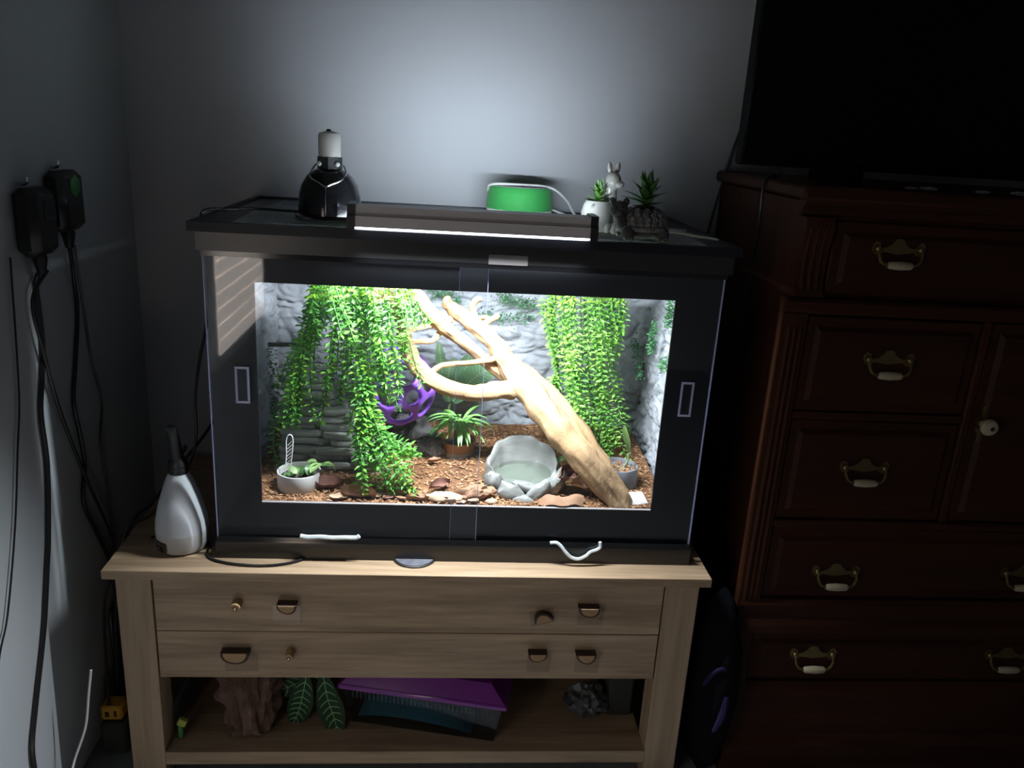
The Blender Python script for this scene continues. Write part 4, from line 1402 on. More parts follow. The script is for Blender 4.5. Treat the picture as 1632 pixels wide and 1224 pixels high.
# ---- succulents
def succulent(root, base, n, L, w, m, spread=0.9, tall=1.0):
    for k in range(n):
        t = k / (n - 1)
        a = k * 2.399
        el = 1.35 * t + 0.12 * (1 - t)
        d = V((math.cos(a) * math.cos(el) * spread, math.sin(a) * math.cos(el) * spread, math.sin(el) * tall + .1)).normalized()
        p = base + V((0, 0, 0.022 * t * tall))
        LL = L * (1.0 - 0.25 * t) * rnd(.85, 1.1)
        sp2, wd2 = [], []
        dd = V(d)
        for i in range(7):
            sp2.append(V(p))
            wd2.append(w * max(0.03, (1 - i / 6) ** .75 * (0.75 + 0.5 * math.sin(PI * i / 6))))
            dd = (dd + V((d.x, d.y, -0.15)) * 0.10 * (1 - t)).normalized()
            p = p + dd * LL / 6
        obj('leaf', MB().blade(sp2, wd2, (0, 0, 1) if abs(d.z) < .9 else (0, -1, 0), fold=.45), m, root)


# ---- white animal planter
ap = V((0.248, 0.150, LZ))
an = thing('animal_planter', 'white glazed animal-shaped planter with raised head and small succulent', 'planter', ap)
obj('pot_body', MB().lathe(ap + V((-.008, -.004, 0)), [(0.024, 0), (0.027, 0.003), (0.031, 0.020), (0.0315, 0.034), (0.028, 0.048), (0.0235, 0.056), (0.0215, 0.0565), (0.021, 0.050), (0, 0.050)], 32), M['glaze'], an)
obj('neck', MB().tube(spline([ap + V((.014, .012, .0)), ap + V((.017, .012, .035)), ap + V((.017, .012, .065)), ap + V((.016, .010, .088))], 5), lerpn([.020, .016, .012, .012], 16), 16), M['glaze'], an)
hd = ap + V((.018, .006, .094))
obj('head', MB().ell(hd, (.0150, .0165, .0175), 20, 14, fn=lambda d: 1 + .28 * max(0, -d.z * .3 - d.y * .4 + d.x * .35) ** 2), M['glaze'], an)
obj('muzzle', MB().ell(hd + V((.010, -.011, -.006)), (.0095, .011, .0075), 16, 10), M['glaze'], an)
obj('nose', MB().ell(hd + V((.016, -.020, -.004)), (.0028, .0025, .0022), 10, 8), M['glaze_dark'], an)
for (ex, tl) in ((-.007, -.15), (.008, .15)):
    e = MB().ell(hd + V((ex, .003, .022)), (.0048, .0032, .0115), 12, 8, rot=Matrix.Rotation(tl, 3, 'Y'))
    er = obj('ear', e, M['glaze'], an)
    obj('inner_ear', MB().ell(hd + V((ex, .0008, .0235)), (.0028, .0022, .0085), 10, 8, rot=Matrix.Rotation(tl, 3, 'Y')), M['glaze_dark'], er)
for (ex) in (-.003, .010):
    obj('eye', MB().ell(hd + V((ex, -.0145, .003)), (.0016, .0014, .0018), 8, 6), M['black_gloss'], an)
for (px_, pz_) in ((.008, .012), (.022, .010)):
    obj('paw', MB().ell(ap + V((px_, -.024, pz_ - .002)), (.0085, .009, .0115), 14, 10), M['glaze'], an)
obj('spot', MB().ell(ap + V((-.020, -.0275, .046)), (.005, .002, .006), 10, 8), M['glaze_dark'], an)
obj('soil', MB().lathe(ap + V((-.008, -.004, .049)), [(.0212, 0), (0, .003)], 20), M['soil'], an)
succulent(an, ap + V((-.008, -.004, .050)), 19, .036, .0056, M['succ_b'])

# ---- dark turtle-like planter
tp = V((0.296, 0.052, LZ))
tu = thing('turtle_planter', 'dark stone turtle-shaped planter with scaly shell and spiky succulent', 'planter', tp)
tr_ = Matrix.Rotation(0.12, 3, 'Z')


def tl(x, y, z):
    return tp + tr_ @ V((x, y, z))


sh = tl(.012, 0, .030)
SR = V((.042, .036, .030))
obj('shell', MB().ell(sh, SR, 28, 16, fn=lambda d: 1 if d.z < .75 else .95), M['pewter'], tu)
ii = 0
for ring_, n_r in ((-.08, 20), (.22, 18), (.50, 15), (.74, 10)):
    for k in range(n_r):
        th = 2 * PI * (k + .5 * (ii % 2)) / n_r
        cc = math.sqrt(1 - ring_ ** 2)
        d = V((math.cos(th) * cc, math.sin(th) * cc, ring_))
        if d.y > 0.35:
            continue
        nrm = V((d.x / SR.x, d.y / SR.y, d.z / SR.z)).normalized()
        q = sh + V((d.x * SR.x, d.y * SR.y, d.z * SR.z))
        ro = nrm.to_track_quat('Z', 'Y').to_matrix()
        m_ = MB().lathe(q - nrm * .0008, [(.0060, 0), (.0050, .0022), (.0032, .0024), (.0024, .0012), (0, .0012)], 6, ax=ro)
        obj('scute', m_, M['pewter_hi'], tu, ang=30)
    ii += 1
obj('shell_rim', MB().tube([sh + V((math.cos(t) * .0445, math.sin(t) * .039, -.010)) for t in [2 * PI * k / 28 for k in range(29)]], .0042, 8), M['pewter_hi'], tu)
obj('belly', MB().ell(tl(.012, 0, .014), (.040, .034, .0135), 20, 10), M['pewter'], tu)
for (lx, ly, lr, lz) in ((-.024, -.028, .0125, .011), (.040, -.028, .0125, .0115), (-.020, .028, .012, .011), (.040, .028, .012, .011)):
    lg = obj('leg', MB().ell(tl(lx, ly, lz), (lr, lr * .95, .0125), 14, 10, fn=lambda d: 1 + .12 * noise.noise(d * 3)), M['pewter'], tu)
    for q in (-1, 0, 1):
        obj('toe', MB().ell(tl(lx + q * .006 - .002, ly - lr * .75, .0042), (.0036, .0055, .0040), 10, 8), M['pewter_hi'], lg)
obj('neck', MB().tube(spline([tl(-.022, -.004, .022), tl(-.034, -.010, .032), tl(-.040, -.014, .046)], 5), lerpn([.015, .012, .011], 11), 14), M['pewter'], tu)
th_ = tl(-.042, -.018, .052)
obj('head', MB().ell(th_, (.0160, .0165, .0150), 20, 14, fn=lambda d: 1 + .1 * noise.noise(d * 3)), M['pewter'], tu)
obj('muzzle', MB().ell(th_ + V((-.003, -.013, -.005)), (.0105, .0085, .0075), 16, 10), M['pewter'], tu)
obj('mouth', MB().tube([th_ + V((-.003 + .010 * math.cos(t), -.0195 + .004 * abs(math.cos(t)), -.006 - .003 * math.sin(t))) for t in [PI * k / 8 for k in range(9)]], .0010, 5), M['black'], tu)
for s_ in (-1, 1):
    obj('ear', MB().ell(th_ + V((s_ * .0125, .002, .0135)), (.0062, .0042, .0068), 14, 10), M['pewter'], tu)
    obj('eye', MB().ell(th_ + V((s_ * .006 - .002, -.0145, .004)), (.0022, .002, .0022), 8, 6), M['black_gloss'], tu)
obj('soil', MB().lathe(sh + V((0, 0, .0275)), [(.022, 0), (0, .004)], 20), M['soil'], tu)
succulent(tu, sh + V((.002, 0, .028)), 19, .054, .0085, M['succ'], tall=1.1)

# ------------------------------------------------------------------ on the stand top
# ---- mist bottle
bp_ = V((-0.531, 0.035, 0))
bo = thing('mist_bottle', 'milky white mist bottle with black sprayer on the left stand end', 'bottle', bp_)
obj('lower_body', MB().lathe(bp_, [(0.0, 0.001), (0.036, 0.0), (0.043, 0.004), (0.048, 0.018), (0.0488, 0.042)], 40), M['bottle_low'], bo)
obj('upper_body', MB().lathe(bp_, [(0.0488, 0.042), (0.0470, 0.062), (0.042, 0.086), (0.034, 0.114), (0.026, 0.138), (0.019, 0.154), (0.017, 0.158), (0, 0.158)], 40), M['bottle'], bo)
obj('collar', MB().lathe(bp_ + V((0, 0, .156)), [(0.0185, 0), (0.0185, 0.010), (0.0178, .011), (0.0178, .014), (0.0185, .015), (0.017, .022), (0.010, .034), (0, .034)], 28), M['black'], bo)
obj('sprayer', MB().tube(spline([bp_ + V((.0, 0, .180)), bp_ + V((-.002, -.002, .205)), bp_ + V((-.004, -.006, .232)), bp_ + V((-.005, -.014, .248))], 4), lerpn([.0125, .0115, .0105, .009], 13), 12), M['black'], bo)
obj('trigger', MB().tube(spline([bp_ + V((.0, .004, .188)), bp_ + V((.010, .010, .196)), bp_ + V((.012, .014, .205))], 4), .0035, 8), M['black'], bo)


def on_bottle(th, z, r, off=.0006):
    return bp_ + V((r * math.cos(th), r * math.sin(th), z))


def patch(mb, t0, t1, z0, z1, r, n=8):
    return mb.grid(lambda a, b: on_bottle(t0 + (t1 - t0) * a, z0 + (z1 - z0) * b, r), n, 1)


T0, T1 = math.radians(200), math.radians(250)
obj('label', patch(MB(), T0, T1, .0085, .0295, .0490), M['black_gloss'], bo)
pm = MB()
for (rowz, hz, ws) in ((.0205, .0062, (.9, .25, .7, .8, .35, .9)), (.0110, .0058, (.5, .8, .3, .9, .6, .7))):
    t = T0 + .05
    for k, w in enumerate(ws):
        dt = w * .105
        patch(pm, t, t + dt * .35, rowz, rowz + hz, .04935, 1)
        if k % 2:
            patch(pm, t, t + dt, rowz, rowz + hz * .22, .04935, 1)
        else:
            patch(pm, t, t + dt, rowz + hz * .78, rowz + hz, .04935, 1)
        t += dt + .03
obj('print', pm, M['print_white'], bo, smooth=False)

# ---- flat black disc part under the tank
dsc = V((-0.085, 0.006, 0))
ds = thing('round_disc', 'thin black disc with pewter face peeking out under the terrarium front', 'disc', dsc)
obj('body', MB().lathe(dsc, [(.0405, 0), (.0425, .0012), (.0425, .0030), (.041, .0038), (0, .0038)], 40), M['black'], ds)
obj('face', MB().lathe(dsc + V((0, 0, .0036)), [(.0390, 0), (.0385, .0007), (0, .0008)], 40), M['disc_top'], ds)

# ---- string pulls
cord('string_pull', 'white twisted string loop hanging from the right door track', [V((.176, -.0105, .046)), V((.188, -.011, .047)), V((.198, -.013, .040)), V((.208, -.0155, .028)), V((.220, -.0165, .018)), V((.234, -.0165, .0155)), V((.248, -.0155, .022)), V((.256, -.0145, .030)), V((.268, -.013, .034)), V((.275, -.012, .040)), V((.274, -.011, .050))], .0034, M['yarn'], cat='string')
cord('string_pull', 'pale blue frayed string lying along the left door track', [V((-.300, -.0105, .0515)), V((-.285, -.0115, .0495)), V((-.262, -.011, .0505)), V((-.24, -.0112, .0490)), V((-.215, -.0113, .0500)), V((-.196, -.0112, .0500)), V((-.190, -.0110, .0535))], .0042, M['yarn'], cat='string')

# ---- black cords
cord('power_cord', 'thin black cord lying in front of the mist bottle', [V((-.60, .06, .003)), V((-.555, .095, .003)), V((-.49, .05, .003)), V((-.475, -.005, .003)), V((-.44, -.028, .003)), V((-.39, -.038, .003)), V((-.345, -.036, .003)), V((-.305, -.020, .003)), V((-.29, .0, .003))], .0024, M['black'])
cord('power_cord', 'black lamp cord running over the lid and down the left side', [dc + V((-.06, .01, .005)), V((-.36, .17, LZ + .004)), V((-.40, .165, LZ + .006)), V((-.445, .13, LZ + .006)), V((-.478, .10, LZ + .004)), V((-.482, .095, .60)), V((-.482, .12, .52)), V((-.495, .15, .43)), V((-.53, .20, .33)), V((-.55, .22, .24)), V((-.548, .20, .15)), V((-.57, .16, .08)), V((-.62, .12, .022)), V((-.656, .10, .008)), V((-.672, .08, -.05)), V((-.70, .05, -.16)), V((-.71, .05, FZ + .006))], .003, M['black'])
cord('power_cord', 'black cord slanting down behind the mist bottle to the left', [V((-.464, .25, .30)), V((-.50, .24, .22)), V((-.535, .22, .16)), V((-.58, .20, .10)), V((-.63, .16, .03)), V((-.657, .14, .008)), V((-.677, .12, -.05)), V((-.70, .10, -.20)), V((-.715, .10, FZ + .006))], .0034, M['black'])

# ------------------------------------------------------------------ left wall: adapters and cables
def wall_px(u, v):
    return at(u, v, 'x', WX)


def adapter(label, u0, v0, u1, v1, dep, kind):
    a, b = wall_px(u0, v0), wall_px(u1, v1)
    y0, y1 = min(a.y, b.y), max(a.y, b.y)
    z0, z1 = min(a.z, b.z), max(a.z, b.z)
    root = thing('plug_controller', label, 'controller', V((WX, (y0 + y1) / 2, z0)))
    obj('body', MB().box(WX, WX + dep, y0, y1, z0, z1, .012), M['black'], root)
    obj('plug', MB().lathe(V((WX + dep * .5, (y0 + y1) / 2, z0 + .004)), [(.010, 0), (.012, -.01), (.007, -.035), (0, -.035)], 14), M['black'], root)
    obj('hook', MB().tube(spline([V((WX, (y0 + y1) / 2, z1 + .004)), V((WX + .012, (y0 + y1) / 2, z1 + .006)), V((WX + .014, (y0 + y1) / 2, z1 + .016))], 4), .003, 8), M['chrome'], root)
    if kind == 'display':
        obj('display', MB().box(WX + dep, WX + dep + .001, y0 + .03, y1 - .012, z1 - .055, z1 - .02), M['display'], root)
        obj('knob', MB().box(WX + .004, WX + dep * .8, y1 - .006, y1 + .012, z0 + .01, z0 + .035, .006), M['black'], root)
    else:
        obj('green_cap', MB().lathe(V((WX + dep - .001, (y0 + y1) / 2, z1 - .026)), [(.020, 0), (.020, .003), (.017, .0045), (0, .0045)], 6, ax=Matrix.Rotation(PI / 2, 3, 'Y')), M['green_lid'], root)
    return root, V((WX + dep * .5, (y0 + y1) / 2, z0 - .028))


r1, p1 = adapter('black box controller with small display on the left wall, nearest the camera', 10, 300, 62, 400, .040, 'display')
r2, p2 = adapter('black rounded plug controller with green cap on the left wall', 62, 272, 108, 362, .038, 'cap')
wx = WX + .006
def wp_(u, v, o=.006):
    q = wall_px(u, v)
    q.x = WX + o
    return q
cord('wall_cable', 'thick black cable hanging from the box controller down the left wall', [p1, wp_(52, 450), wp_(62, 540), wp_(62, 600), wp_(60, 660), wp_(70, 740), wp_(72, 850), wp_(70, 900), wp_(65, 1000), wp_(52, 1120), wp_(46, 1190), wp_(52, 1240), V((WX + .008, -.19, -.36)), V((WX + .02, -.18, FZ + .006))], .0042, M['black'])
cord('wall_cable', 'black cable from the box controller crossing toward the stand', [p1 + V((.004, .012, 0)), wp_(40, 480, .012), wp_(58, 560, .012), wp_(80, 640, .012), wp_(110, 720, .012), wp_(140, 790, .012), wp_(165, 845, .012), wp_(180, 900, .012), V((WX + .012, .20, -.20)), V((WX + .02, .22, FZ + .006))], .0034, M['black'])
cord('wall_cable', 'black cable pair hanging from the green-capped controller', [p2, wp_(112, 440), wp_(118, 500), wp_(115, 580), wp_(112, 640), wp_(122, 690), wp_(130, 740), wp_(128, 800), wp_(150, 850), wp_(172, 900), wp_(184, 970), V((WX + .008, .17, -.25)), V((WX + .012, .17, FZ + .006))], .0040, M['black'])
cord('wall_cable', 'thin black cable beside the green-capped controller cable', [p2 + V((.004, .010, 0)), wp_(124, 500, .012), wp_(135, 570, .012), wp_(152, 640, .012), wp_(150, 700, .012), wp_(160, 770, .012), wp_(172, 860, .012), V((WX + .012, .19, -.15)), V((WX + .014, .19, FZ + .005))], .0024, M['black'])
cord('wall_cable', 'thin grey cable nearest the camera on the bright left wall', [wp_(10, 410), wp_(24, 620), wp_(22, 720), wp_(18, 840), wp_(6, 980), wp_(-10, 1080), V((WX + .006, -.30, -.32)), V((WX + .006, -.31, FZ + .004))], .0016, M['black'])
cord('white_cable', 'stiff white cable rising beside the left stand leg', [V((-.715, -.16, FZ + .004)), V((-.705, -.14, -.40)), aty(118, 1215, -.12), aty(136, 1160, -.10), aty(141, 1110, -.09), aty(145, 1068, -.085)], .0022, M['white_cord'])

# ---- bits on the floor at the left of the stand
yb = thing('tape_measure', 'yellow plastic box half hidden behind the left stand leg', 'box', aty(180, 1140, .06))
q = aty(183, 1128, .06)
obj('case', MB().box(q.x - .022, q.x + .022, q.y - .02, q.y + .02, q.z - .017, q.z + .017, .005), M['yellow'], yb)
obj('black_mark', MB().box(q.x - .012, q.x - .004, q.y - .021, q.y - .0195, q.z - .006, q.z + .006), M['black'], yb)
obj('black_mark', MB().box(q.x + .006, q.x + .011, q.y - .021, q.y - .0195, q.z - .006, q.z + .008), M['black'], yb)
tag(obj('storage_bin', MB().box(q.x - .022, q.x + .030, .03, .24, FZ, q.z - .0172, .006), M['dark_cloth']), 'dark fabric bin under the yellow box beside the stand', 'bin')

# ------------------------------------------------------------------ on the shelf of the stand
SZ = -0.4165
ck = MB()
ck.tube(spline([V((-.412, .020, SZ + .001)), V((-.418, .038, SZ + .05)), V((-.426, .062, SZ + .11)), V((-.432, .085, SZ + .172))], 10), lerpn([.044, .052, .056, .058], 31), 56, wob=.25, seed=3.0, ridge=.34)
for v in ck.v:
    v.z = max(v.z, SZ + .001)
tag(obj('cork_log', ck, M['cork'], ang=40), 'rough reddish brown cork bark log on the lower shelf', 'log')


def fake_leaf(root, pts, w):
    sp3 = spline(pts, 6)
    n = len(sp3)
    wd3 = [w * max(.04, math.sin(PI * (.05 + .93 * i / (n - 1))) ** .8) for i in range(n)]
    up = V((0, -1, .3))
    lf3 = obj('leaf', MB().blade(sp3, wd3, up, fold=.15), M['zebra'], root)
    vm = MB().tube([p + V((0, -.0012, 0)) for p in sp3], lerpn([.0012, .0006], n), 5)
    for i in range(2, n - 2, 2):
        t = (sp3[i + 1] - sp3[i - 1]).normalized()
        sd = t.cross(up).normalized()
        for s3 in (-1, 1):
            j = min(n - 1, i + 2)
            e = sp3[j] + sd * s3 * wd3[j] * .9 + V((0, -.002, 0))
            mid = sp3[i].lerp(e, .55) - t * .003 + V((0, -.0015, 0))
            vm.tube([sp3[i] + V((0, -.0012, 0)), mid, e], [.0012, .0011, .0005], 5)
    obj('vein', vm, M['zebra_vein'], lf3)


fl = thing('fake_leaf_spray', 'dark green fake leaves with pale veins between cork log and purple tub', 'fake plant', V((-.29, .07, SZ)))
fake_leaf(fl, [aty(515, 1075, .06), aty(523, 1115, .045), aty(533, 1145, .03), aty(541, 1178, .012)], .027)
fake_leaf(fl, [aty(488, 1078, .06), aty(482, 1110, .05), aty(475, 1135, .045), aty(466, 1155, .04)], .026)
fake_leaf(fl, [aty(500, 1070, .08), aty(470, 1090, .075), aty(440, 1100, .07), aty(425, 1102, .07)], .020)
obj('stem', MB().tube(spline([V((-.27, .12, SZ + .002)), V((-.275, .10, SZ + .06)), aty(505, 1080, .07)], 5), .003, 7), M['stem'], fl)

kt = V((-.044, .095, SZ))
kp = thing('critter_tub', 'clear plastic tub with purple vented lid on the lower shelf', 'tub', kt)
kr = Matrix.Rotation(-.20, 3, 'Z') @ Matrix.Diagonal((1.22, 1.0, 1.02))


def kbox(mb, x0, x1, y0, y1, z0, z1, b=0.0):
    m_ = MB().box(x0, x1, y0, y1, z0, z1, b)
    mb.add([kt + kr @ p for p in m_.v], m_.f)
    return mb


tb = MB()
# thin tapered walls
def wallq(mb, x0, y0, x1, y1, h, tp_=.012):
    a, b = V((x0, y0, .002)), V((x1, y1, .002))
    c3 = V((0, 0, 0))
    f = 1 + tp_ / .12
    vs = [a, b, V((b.x * f, b.y * f, h)), V((a.x * f, a.y * f, h))]
    i_ = [V((p.x * .985, p.y * .985, p.z)) for p in vs]
    mb.add([kt + kr @ p for p in vs + i_], [(0, 1, 2, 3), (7, 6, 5, 4), (0, 4, 5, 1), (3, 2, 6, 7)])


for (x0, y0, x1, y1) in ((-.125, -.085, .125, -.085), (.125, -.085, .125, .085), (.125, .085, -.125, .085), (-.125, .085, -.125, -.085)):
    wallq(tb, x0, y0, x1, y1, .090)
kbox(tb, -.125, .125, -.085, .085, .0005, .003)
obj('tub', tb, M['tub'], kp, smooth=False)
obj('lid_skirt', kbox(MB(), -.146, .146, -.101, .101, .088, .1005, .003), M['lid_purple'], kp)
ld = MB()
vs = []
for (hx, hy, z) in ((.142, .097, .1004), (.115, .072, .1300)):
    for (sx, sy) in ((-1, -1), (1, -1), (1, 1), (-1, 1)):
        vs.append(kt + kr @ V((sx * hx, sy * hy, z)))
ld.add(vs, [(0, 1, 5, 4), (1, 2, 6, 5), (2, 3, 7, 6), (3, 0, 4, 7), (4, 5, 6, 7)])
obj('lid_top', ld, M['lid_purple'], kp, smooth=False)
for k in range(34):
    x = -.120 + .240 * k / 33
    obj('vent_bar', kbox(MB(), x - .0012, x + .0012, -.0975, -.0955, .070, .087), M['tub'], kp)
cl = MB()
cl.grid(lambda u, v: kt + kr @ V((-.115 + .20 * u, -.078 + .13 * v, .006 + .050 * max(0, math.sin(PI * min(1, u * 1.0 + .02))) ** .5 * math.sin(PI * (0.05 + .9 * v)) ** .6 * (1.1 - .55 * u) + .010 * noise.noise(V((u * 6, v * 6, 1))) * math.sin(PI * v))), 36, 20)
tag(obj('cloth', cl, M['teal'], ang=None), 'crumpled teal cloth lying inside the clear tub', 'cloth')

gb = MB().ell(V((.300, .075, SZ + .030)), (.045, .04, .032), 26, 18, fn=lambda d: 1 + .45 * noise.fractal(d * 2.6 + V((3, 0, 0)), 1, 2, 4))
for v in gb.v:
    v.z = max(v.z, SZ + .001)
tag(obj('plastic_bag', gb, M['plastic_bag'], ang=25), 'crumpled grey plastic bag at the right of the lower shelf', 'bag')
gb = MB().ell(V((.17, .24, SZ + .05)), (.085, .07, .065), 26, 16, fn=lambda d: 1 + .15 * noise.fractal(d * 1.5, 1, 2, 3))
for v in gb.v:
    v.z = max(v.z, SZ + .001)
tag(obj('dark_bundle', gb, M['dark_cloth'], ang=40), 'dark rounded bundle behind the tub on the lower shelf', 'bundle')
tag(obj('dark_box', MB().box(.345, .398, .06, .30, SZ, SZ + .11, .004), M['dark_cloth']), 'dark box in the right end of the lower shelf', 'box')
gc = MB()
q = V((-.548, -.004, SZ))
lm = thing('lime_clip', 'small lime green plastic clip in the left end of the shelf', 'clip', q)
obj('clip', MB().box(q.x - .006, q.x + .012, q.y - .006, q.y + .006, q.z + .030, q.z + .046, .002, rot=Matrix.Rotation(.4, 3, 'Y')), M['lime'], lm)
obj('clip_stem', MB().box(q.x - .006, q.x + .004, q.y - .004, q.y + .004, q.z, q.z + .034, .002), M['moss'], lm)

# ------------------------------------------------------------------ the dresser
DX0, DX1 = 0.585, 1.47
dz_top = 0.743
dr = thing('dresser', 'dark cherry wood dresser with brass and ceramic pulls', 'dresser', V((1.02, .25, FZ)))
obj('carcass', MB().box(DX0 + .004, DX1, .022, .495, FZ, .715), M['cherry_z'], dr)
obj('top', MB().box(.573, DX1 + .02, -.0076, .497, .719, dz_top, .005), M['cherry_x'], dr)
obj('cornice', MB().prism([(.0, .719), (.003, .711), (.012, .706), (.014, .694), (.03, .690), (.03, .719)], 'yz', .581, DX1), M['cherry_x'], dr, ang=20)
# upper bowed bracket
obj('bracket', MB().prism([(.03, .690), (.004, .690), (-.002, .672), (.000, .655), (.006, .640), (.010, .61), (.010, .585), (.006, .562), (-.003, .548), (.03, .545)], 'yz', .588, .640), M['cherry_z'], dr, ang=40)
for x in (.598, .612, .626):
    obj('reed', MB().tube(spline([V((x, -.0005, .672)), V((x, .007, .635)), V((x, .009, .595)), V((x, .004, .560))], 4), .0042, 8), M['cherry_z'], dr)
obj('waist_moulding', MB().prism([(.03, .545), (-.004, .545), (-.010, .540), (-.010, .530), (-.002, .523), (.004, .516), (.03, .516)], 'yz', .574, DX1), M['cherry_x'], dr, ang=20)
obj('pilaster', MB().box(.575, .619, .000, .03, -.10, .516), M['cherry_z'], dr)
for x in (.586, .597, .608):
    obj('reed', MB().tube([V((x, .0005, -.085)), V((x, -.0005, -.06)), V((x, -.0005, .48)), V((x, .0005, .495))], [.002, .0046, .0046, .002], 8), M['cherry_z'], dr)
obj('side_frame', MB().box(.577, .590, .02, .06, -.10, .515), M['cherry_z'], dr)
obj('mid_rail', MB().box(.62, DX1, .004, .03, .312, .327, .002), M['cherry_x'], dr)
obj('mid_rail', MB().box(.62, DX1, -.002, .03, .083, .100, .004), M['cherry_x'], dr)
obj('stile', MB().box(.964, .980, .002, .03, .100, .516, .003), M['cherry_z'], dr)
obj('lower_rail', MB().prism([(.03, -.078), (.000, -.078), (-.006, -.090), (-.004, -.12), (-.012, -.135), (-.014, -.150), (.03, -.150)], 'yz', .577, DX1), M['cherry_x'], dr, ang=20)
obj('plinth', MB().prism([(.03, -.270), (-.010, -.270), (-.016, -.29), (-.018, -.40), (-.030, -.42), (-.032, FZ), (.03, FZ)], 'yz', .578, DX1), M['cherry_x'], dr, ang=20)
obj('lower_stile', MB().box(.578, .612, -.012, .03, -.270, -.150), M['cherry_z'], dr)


def raised(name, x0, x1, z0, z1, y=.006):
    m_ = MB().box(x0, x1, y, y + .022, z0, z1, .003)
    d_ = obj(name, m_, M['cherry_x'], dr)
    e = .018
    vs = []
    for (ins, yy) in ((e, y - .0002), (e + .008, y - .008)):
        for (a, b) in ((x0 + ins, z0 + ins), (x1 - ins, z0 + ins), (x1 - ins, z1 - ins), (x0 + ins, z1 - ins)):
            vs.append(V((a, yy, b)))
    obj('raised_panel', MB().add(vs, [(0, 1, 5, 4), (1, 2, 6, 5), (2, 3, 7, 6), (3, 0, 4, 7), (4, 5, 6, 7)]), M['cherry_x'], d_, smooth=False)
    return d_


def bail(door, cx, cz, y):
    """brass bat-wing plate, swinging bail and cream grip"""
    pl_ = [(0, .020), (.007, .019), (.013, .010), (.022, .004), (.032, .003), (.036, .012), (.044, .015), (.050, .008), (.049, -.003), (.042, -.010), (.035, -.010), (.028, -.004), (.014, -.006), (0, -.008)]
    poly = [(cx + p[0], cz + p[1]) for p in pl_] + [(cx - p[0], cz + p[1]) for p in pl_[::-1][1:-1]]
    obj('back_plate', MB().prism(poly[::-1], 'xz', y - .0030, y + .0005), M['brass'], door, ang=30)
    for s in (-1, 1):
        bm_ = MB()
        bm_.ell(V((cx + s * .040, y - .006, cz + .002)), (.0065, .006, .0065), 12, 8)
        bm_.tube(spline([V((cx + s * .040, y - .008, cz + .002)), V((cx + s * .040, y - .013, cz - .010)), V((cx + s * .034, y - .016, cz - .022)), V((cx + s * .022, y - .017, cz - .026))], 4), .0028, 8)
        obj('bail_arm', bm_, M['brass'], door)
    ax = Matrix.Rotation(PI / 2, 3, 'Y')
    obj('grip', MB().lathe(V((cx, y - .017, cz - .026)), [(.0045, -.023), (.0068, -.019), (.0080, 0), (.0068, .019), (.0045, .023)], 18, ax=ax), M['cream'], door)


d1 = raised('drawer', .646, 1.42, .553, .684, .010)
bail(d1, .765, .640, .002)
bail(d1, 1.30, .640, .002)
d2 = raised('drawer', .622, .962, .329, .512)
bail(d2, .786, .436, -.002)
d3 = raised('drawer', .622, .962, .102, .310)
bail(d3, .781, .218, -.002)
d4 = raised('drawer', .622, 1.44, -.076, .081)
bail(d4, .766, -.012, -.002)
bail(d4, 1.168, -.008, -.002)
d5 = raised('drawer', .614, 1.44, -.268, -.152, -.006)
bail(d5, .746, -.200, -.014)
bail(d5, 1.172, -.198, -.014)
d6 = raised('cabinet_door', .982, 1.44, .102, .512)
kx, kz = 1.004, .315
obj('escutcheon', MB().prism([(kx + p[0], kz + p[1]) for p in ((0, .040), (-.006, .034), (-.004, .022), (-.013, .012), (-.014, -.010), (-.006, -.020), (-.006, -.034), (0, -.040), (.006, -.034), (.006, -.020), (.014, -.010), (.013, .012), (.004, .022), (.006, .034))], 'xz', .001, .0065), M['brass'], d6, ang=30)
axk = Matrix.Rotation(PI / 2, 3, 'X')
obj('knob', MB().lathe(V((kx, .001, kz)), [(.006, 0), (.006, .008), (.0145, .014), (.0165, .021), (.0135, .028), (.004, .031)], 24, ax=axk), M['cream'], d6)
obj('knob_centre', MB().lathe(V((kx, -.029, kz)), [(.0045, 0), (.004, .0022), (0, .0025)], 14, ax=axk), M['black'], d6)

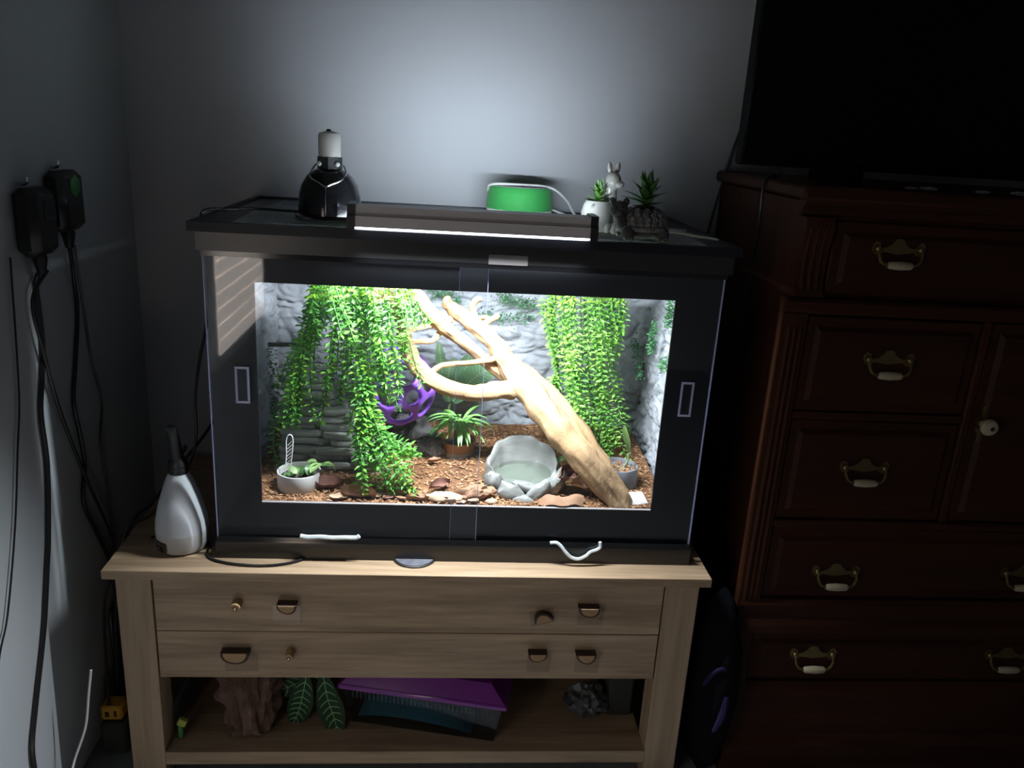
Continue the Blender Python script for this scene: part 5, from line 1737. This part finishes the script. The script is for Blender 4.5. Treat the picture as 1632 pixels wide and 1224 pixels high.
# ---- television on the dresser
tv = thing('television', 'large black flat television standing on the dresser', 'television', V((.98, .16, dz_top)))
obj('bezel', MB().box(.505, 1.46, .145, .185, .768, 1.33, .004), M['tv'], tv)
obj('screen', MB().box(.515, 1.45, .143, .1455, .784, 1.318), M['tvscreen'], tv)
for x in (.70, 1.26):
    obj('foot', MB().box(x - .012, x + .012, .07, .26, dz_top, .770, .003), M['tv'], tv)
for k, (x, y, r) in enumerate(((.80, .06, .007), (.83, .055, .009), (.93, .05, .008), (1.0, .045, .010), (1.06, .05, .007))):
    o_ = obj('paper_scrap', MB().ell(V((x, y, dz_top + r * .4)), (r * 1.8, r, r * .45), 14, 10, fn=lambda d: 1 + .4 * noise.noise(d * 2 + V((x * 30, 0, 0)))), M['paper'], ang=30)
    tag(o_, ('leftmost', 'second from left', 'middle', 'second from right', 'rightmost')[k] + ' of the five small white paper scraps on the dresser top', 'paper scrap', 'paper scraps on the dresser top')
cord('television_cable', 'thin black cable hanging down the wall between lid and television', [V((.66, .492, .98)), V((.628, .497, .874)), V((.605, .497, .79)), V((.588, .497, .70)), V((.572, .497, .60)), V((.565, .497, .50)), V((.56, .497, .30))], .003, M['black'])
cord('television_cable', 'black cable draped over the left end of the dresser top', [V((.64, .30, dz_top + .02)), V((.62, .25, dz_top + .006)), V((.585, .20, dz_top + .004)), V((.569, .18, .735)), V((.568, .175, .69)), V((.572, .18, .64)), V((.575, .20, .55)), V((.576, .22, .40))], .0028, M['black'])

# ---- bag between stand and dresser
bgr = thing('shoulder_bag', 'black fabric bag with purple trim wedged between stand and dresser', 'bag', V((.535, .02, FZ)))
bb = MB().ell(V((.542, -.005, FZ + .215)), (.052, .075, .215), 26, 20, fn=lambda d: 1 + .05 * noise.noise(d * 3))
for v in bb.v:
    v.x = min(max(v.x, .494), .606)
    if v.y > -.034:
        v.x = min(v.x, .572)
    v.z = max(v.z, FZ)
obj('body', bb, M['bag'], bgr, ang=60)
obj('trim', MB().tube(spline([V((.505, -.060, FZ + .25)), V((.518, -.069, FZ + .285)), V((.535, -.071, FZ + .295)), V((.548, -.069, FZ + .28))], 5), .005, 8), M['bag_purple'], bgr)
obj('trim', MB().tube(spline([V((.548, -.075, FZ + .235)), V((.545, -.079, FZ + .19)), V((.532, -.079, FZ + .15))], 5), lerpn([.008, .009, .004], 11), 8), M['bag_purple'], bgr)

# ------------------------------------------------------------------ lift everything so the floor lies at z = 0
for o_ in list(C.objects):
    if o_.parent is None and o_ is not cam_o:
        o_.location.z += Z0
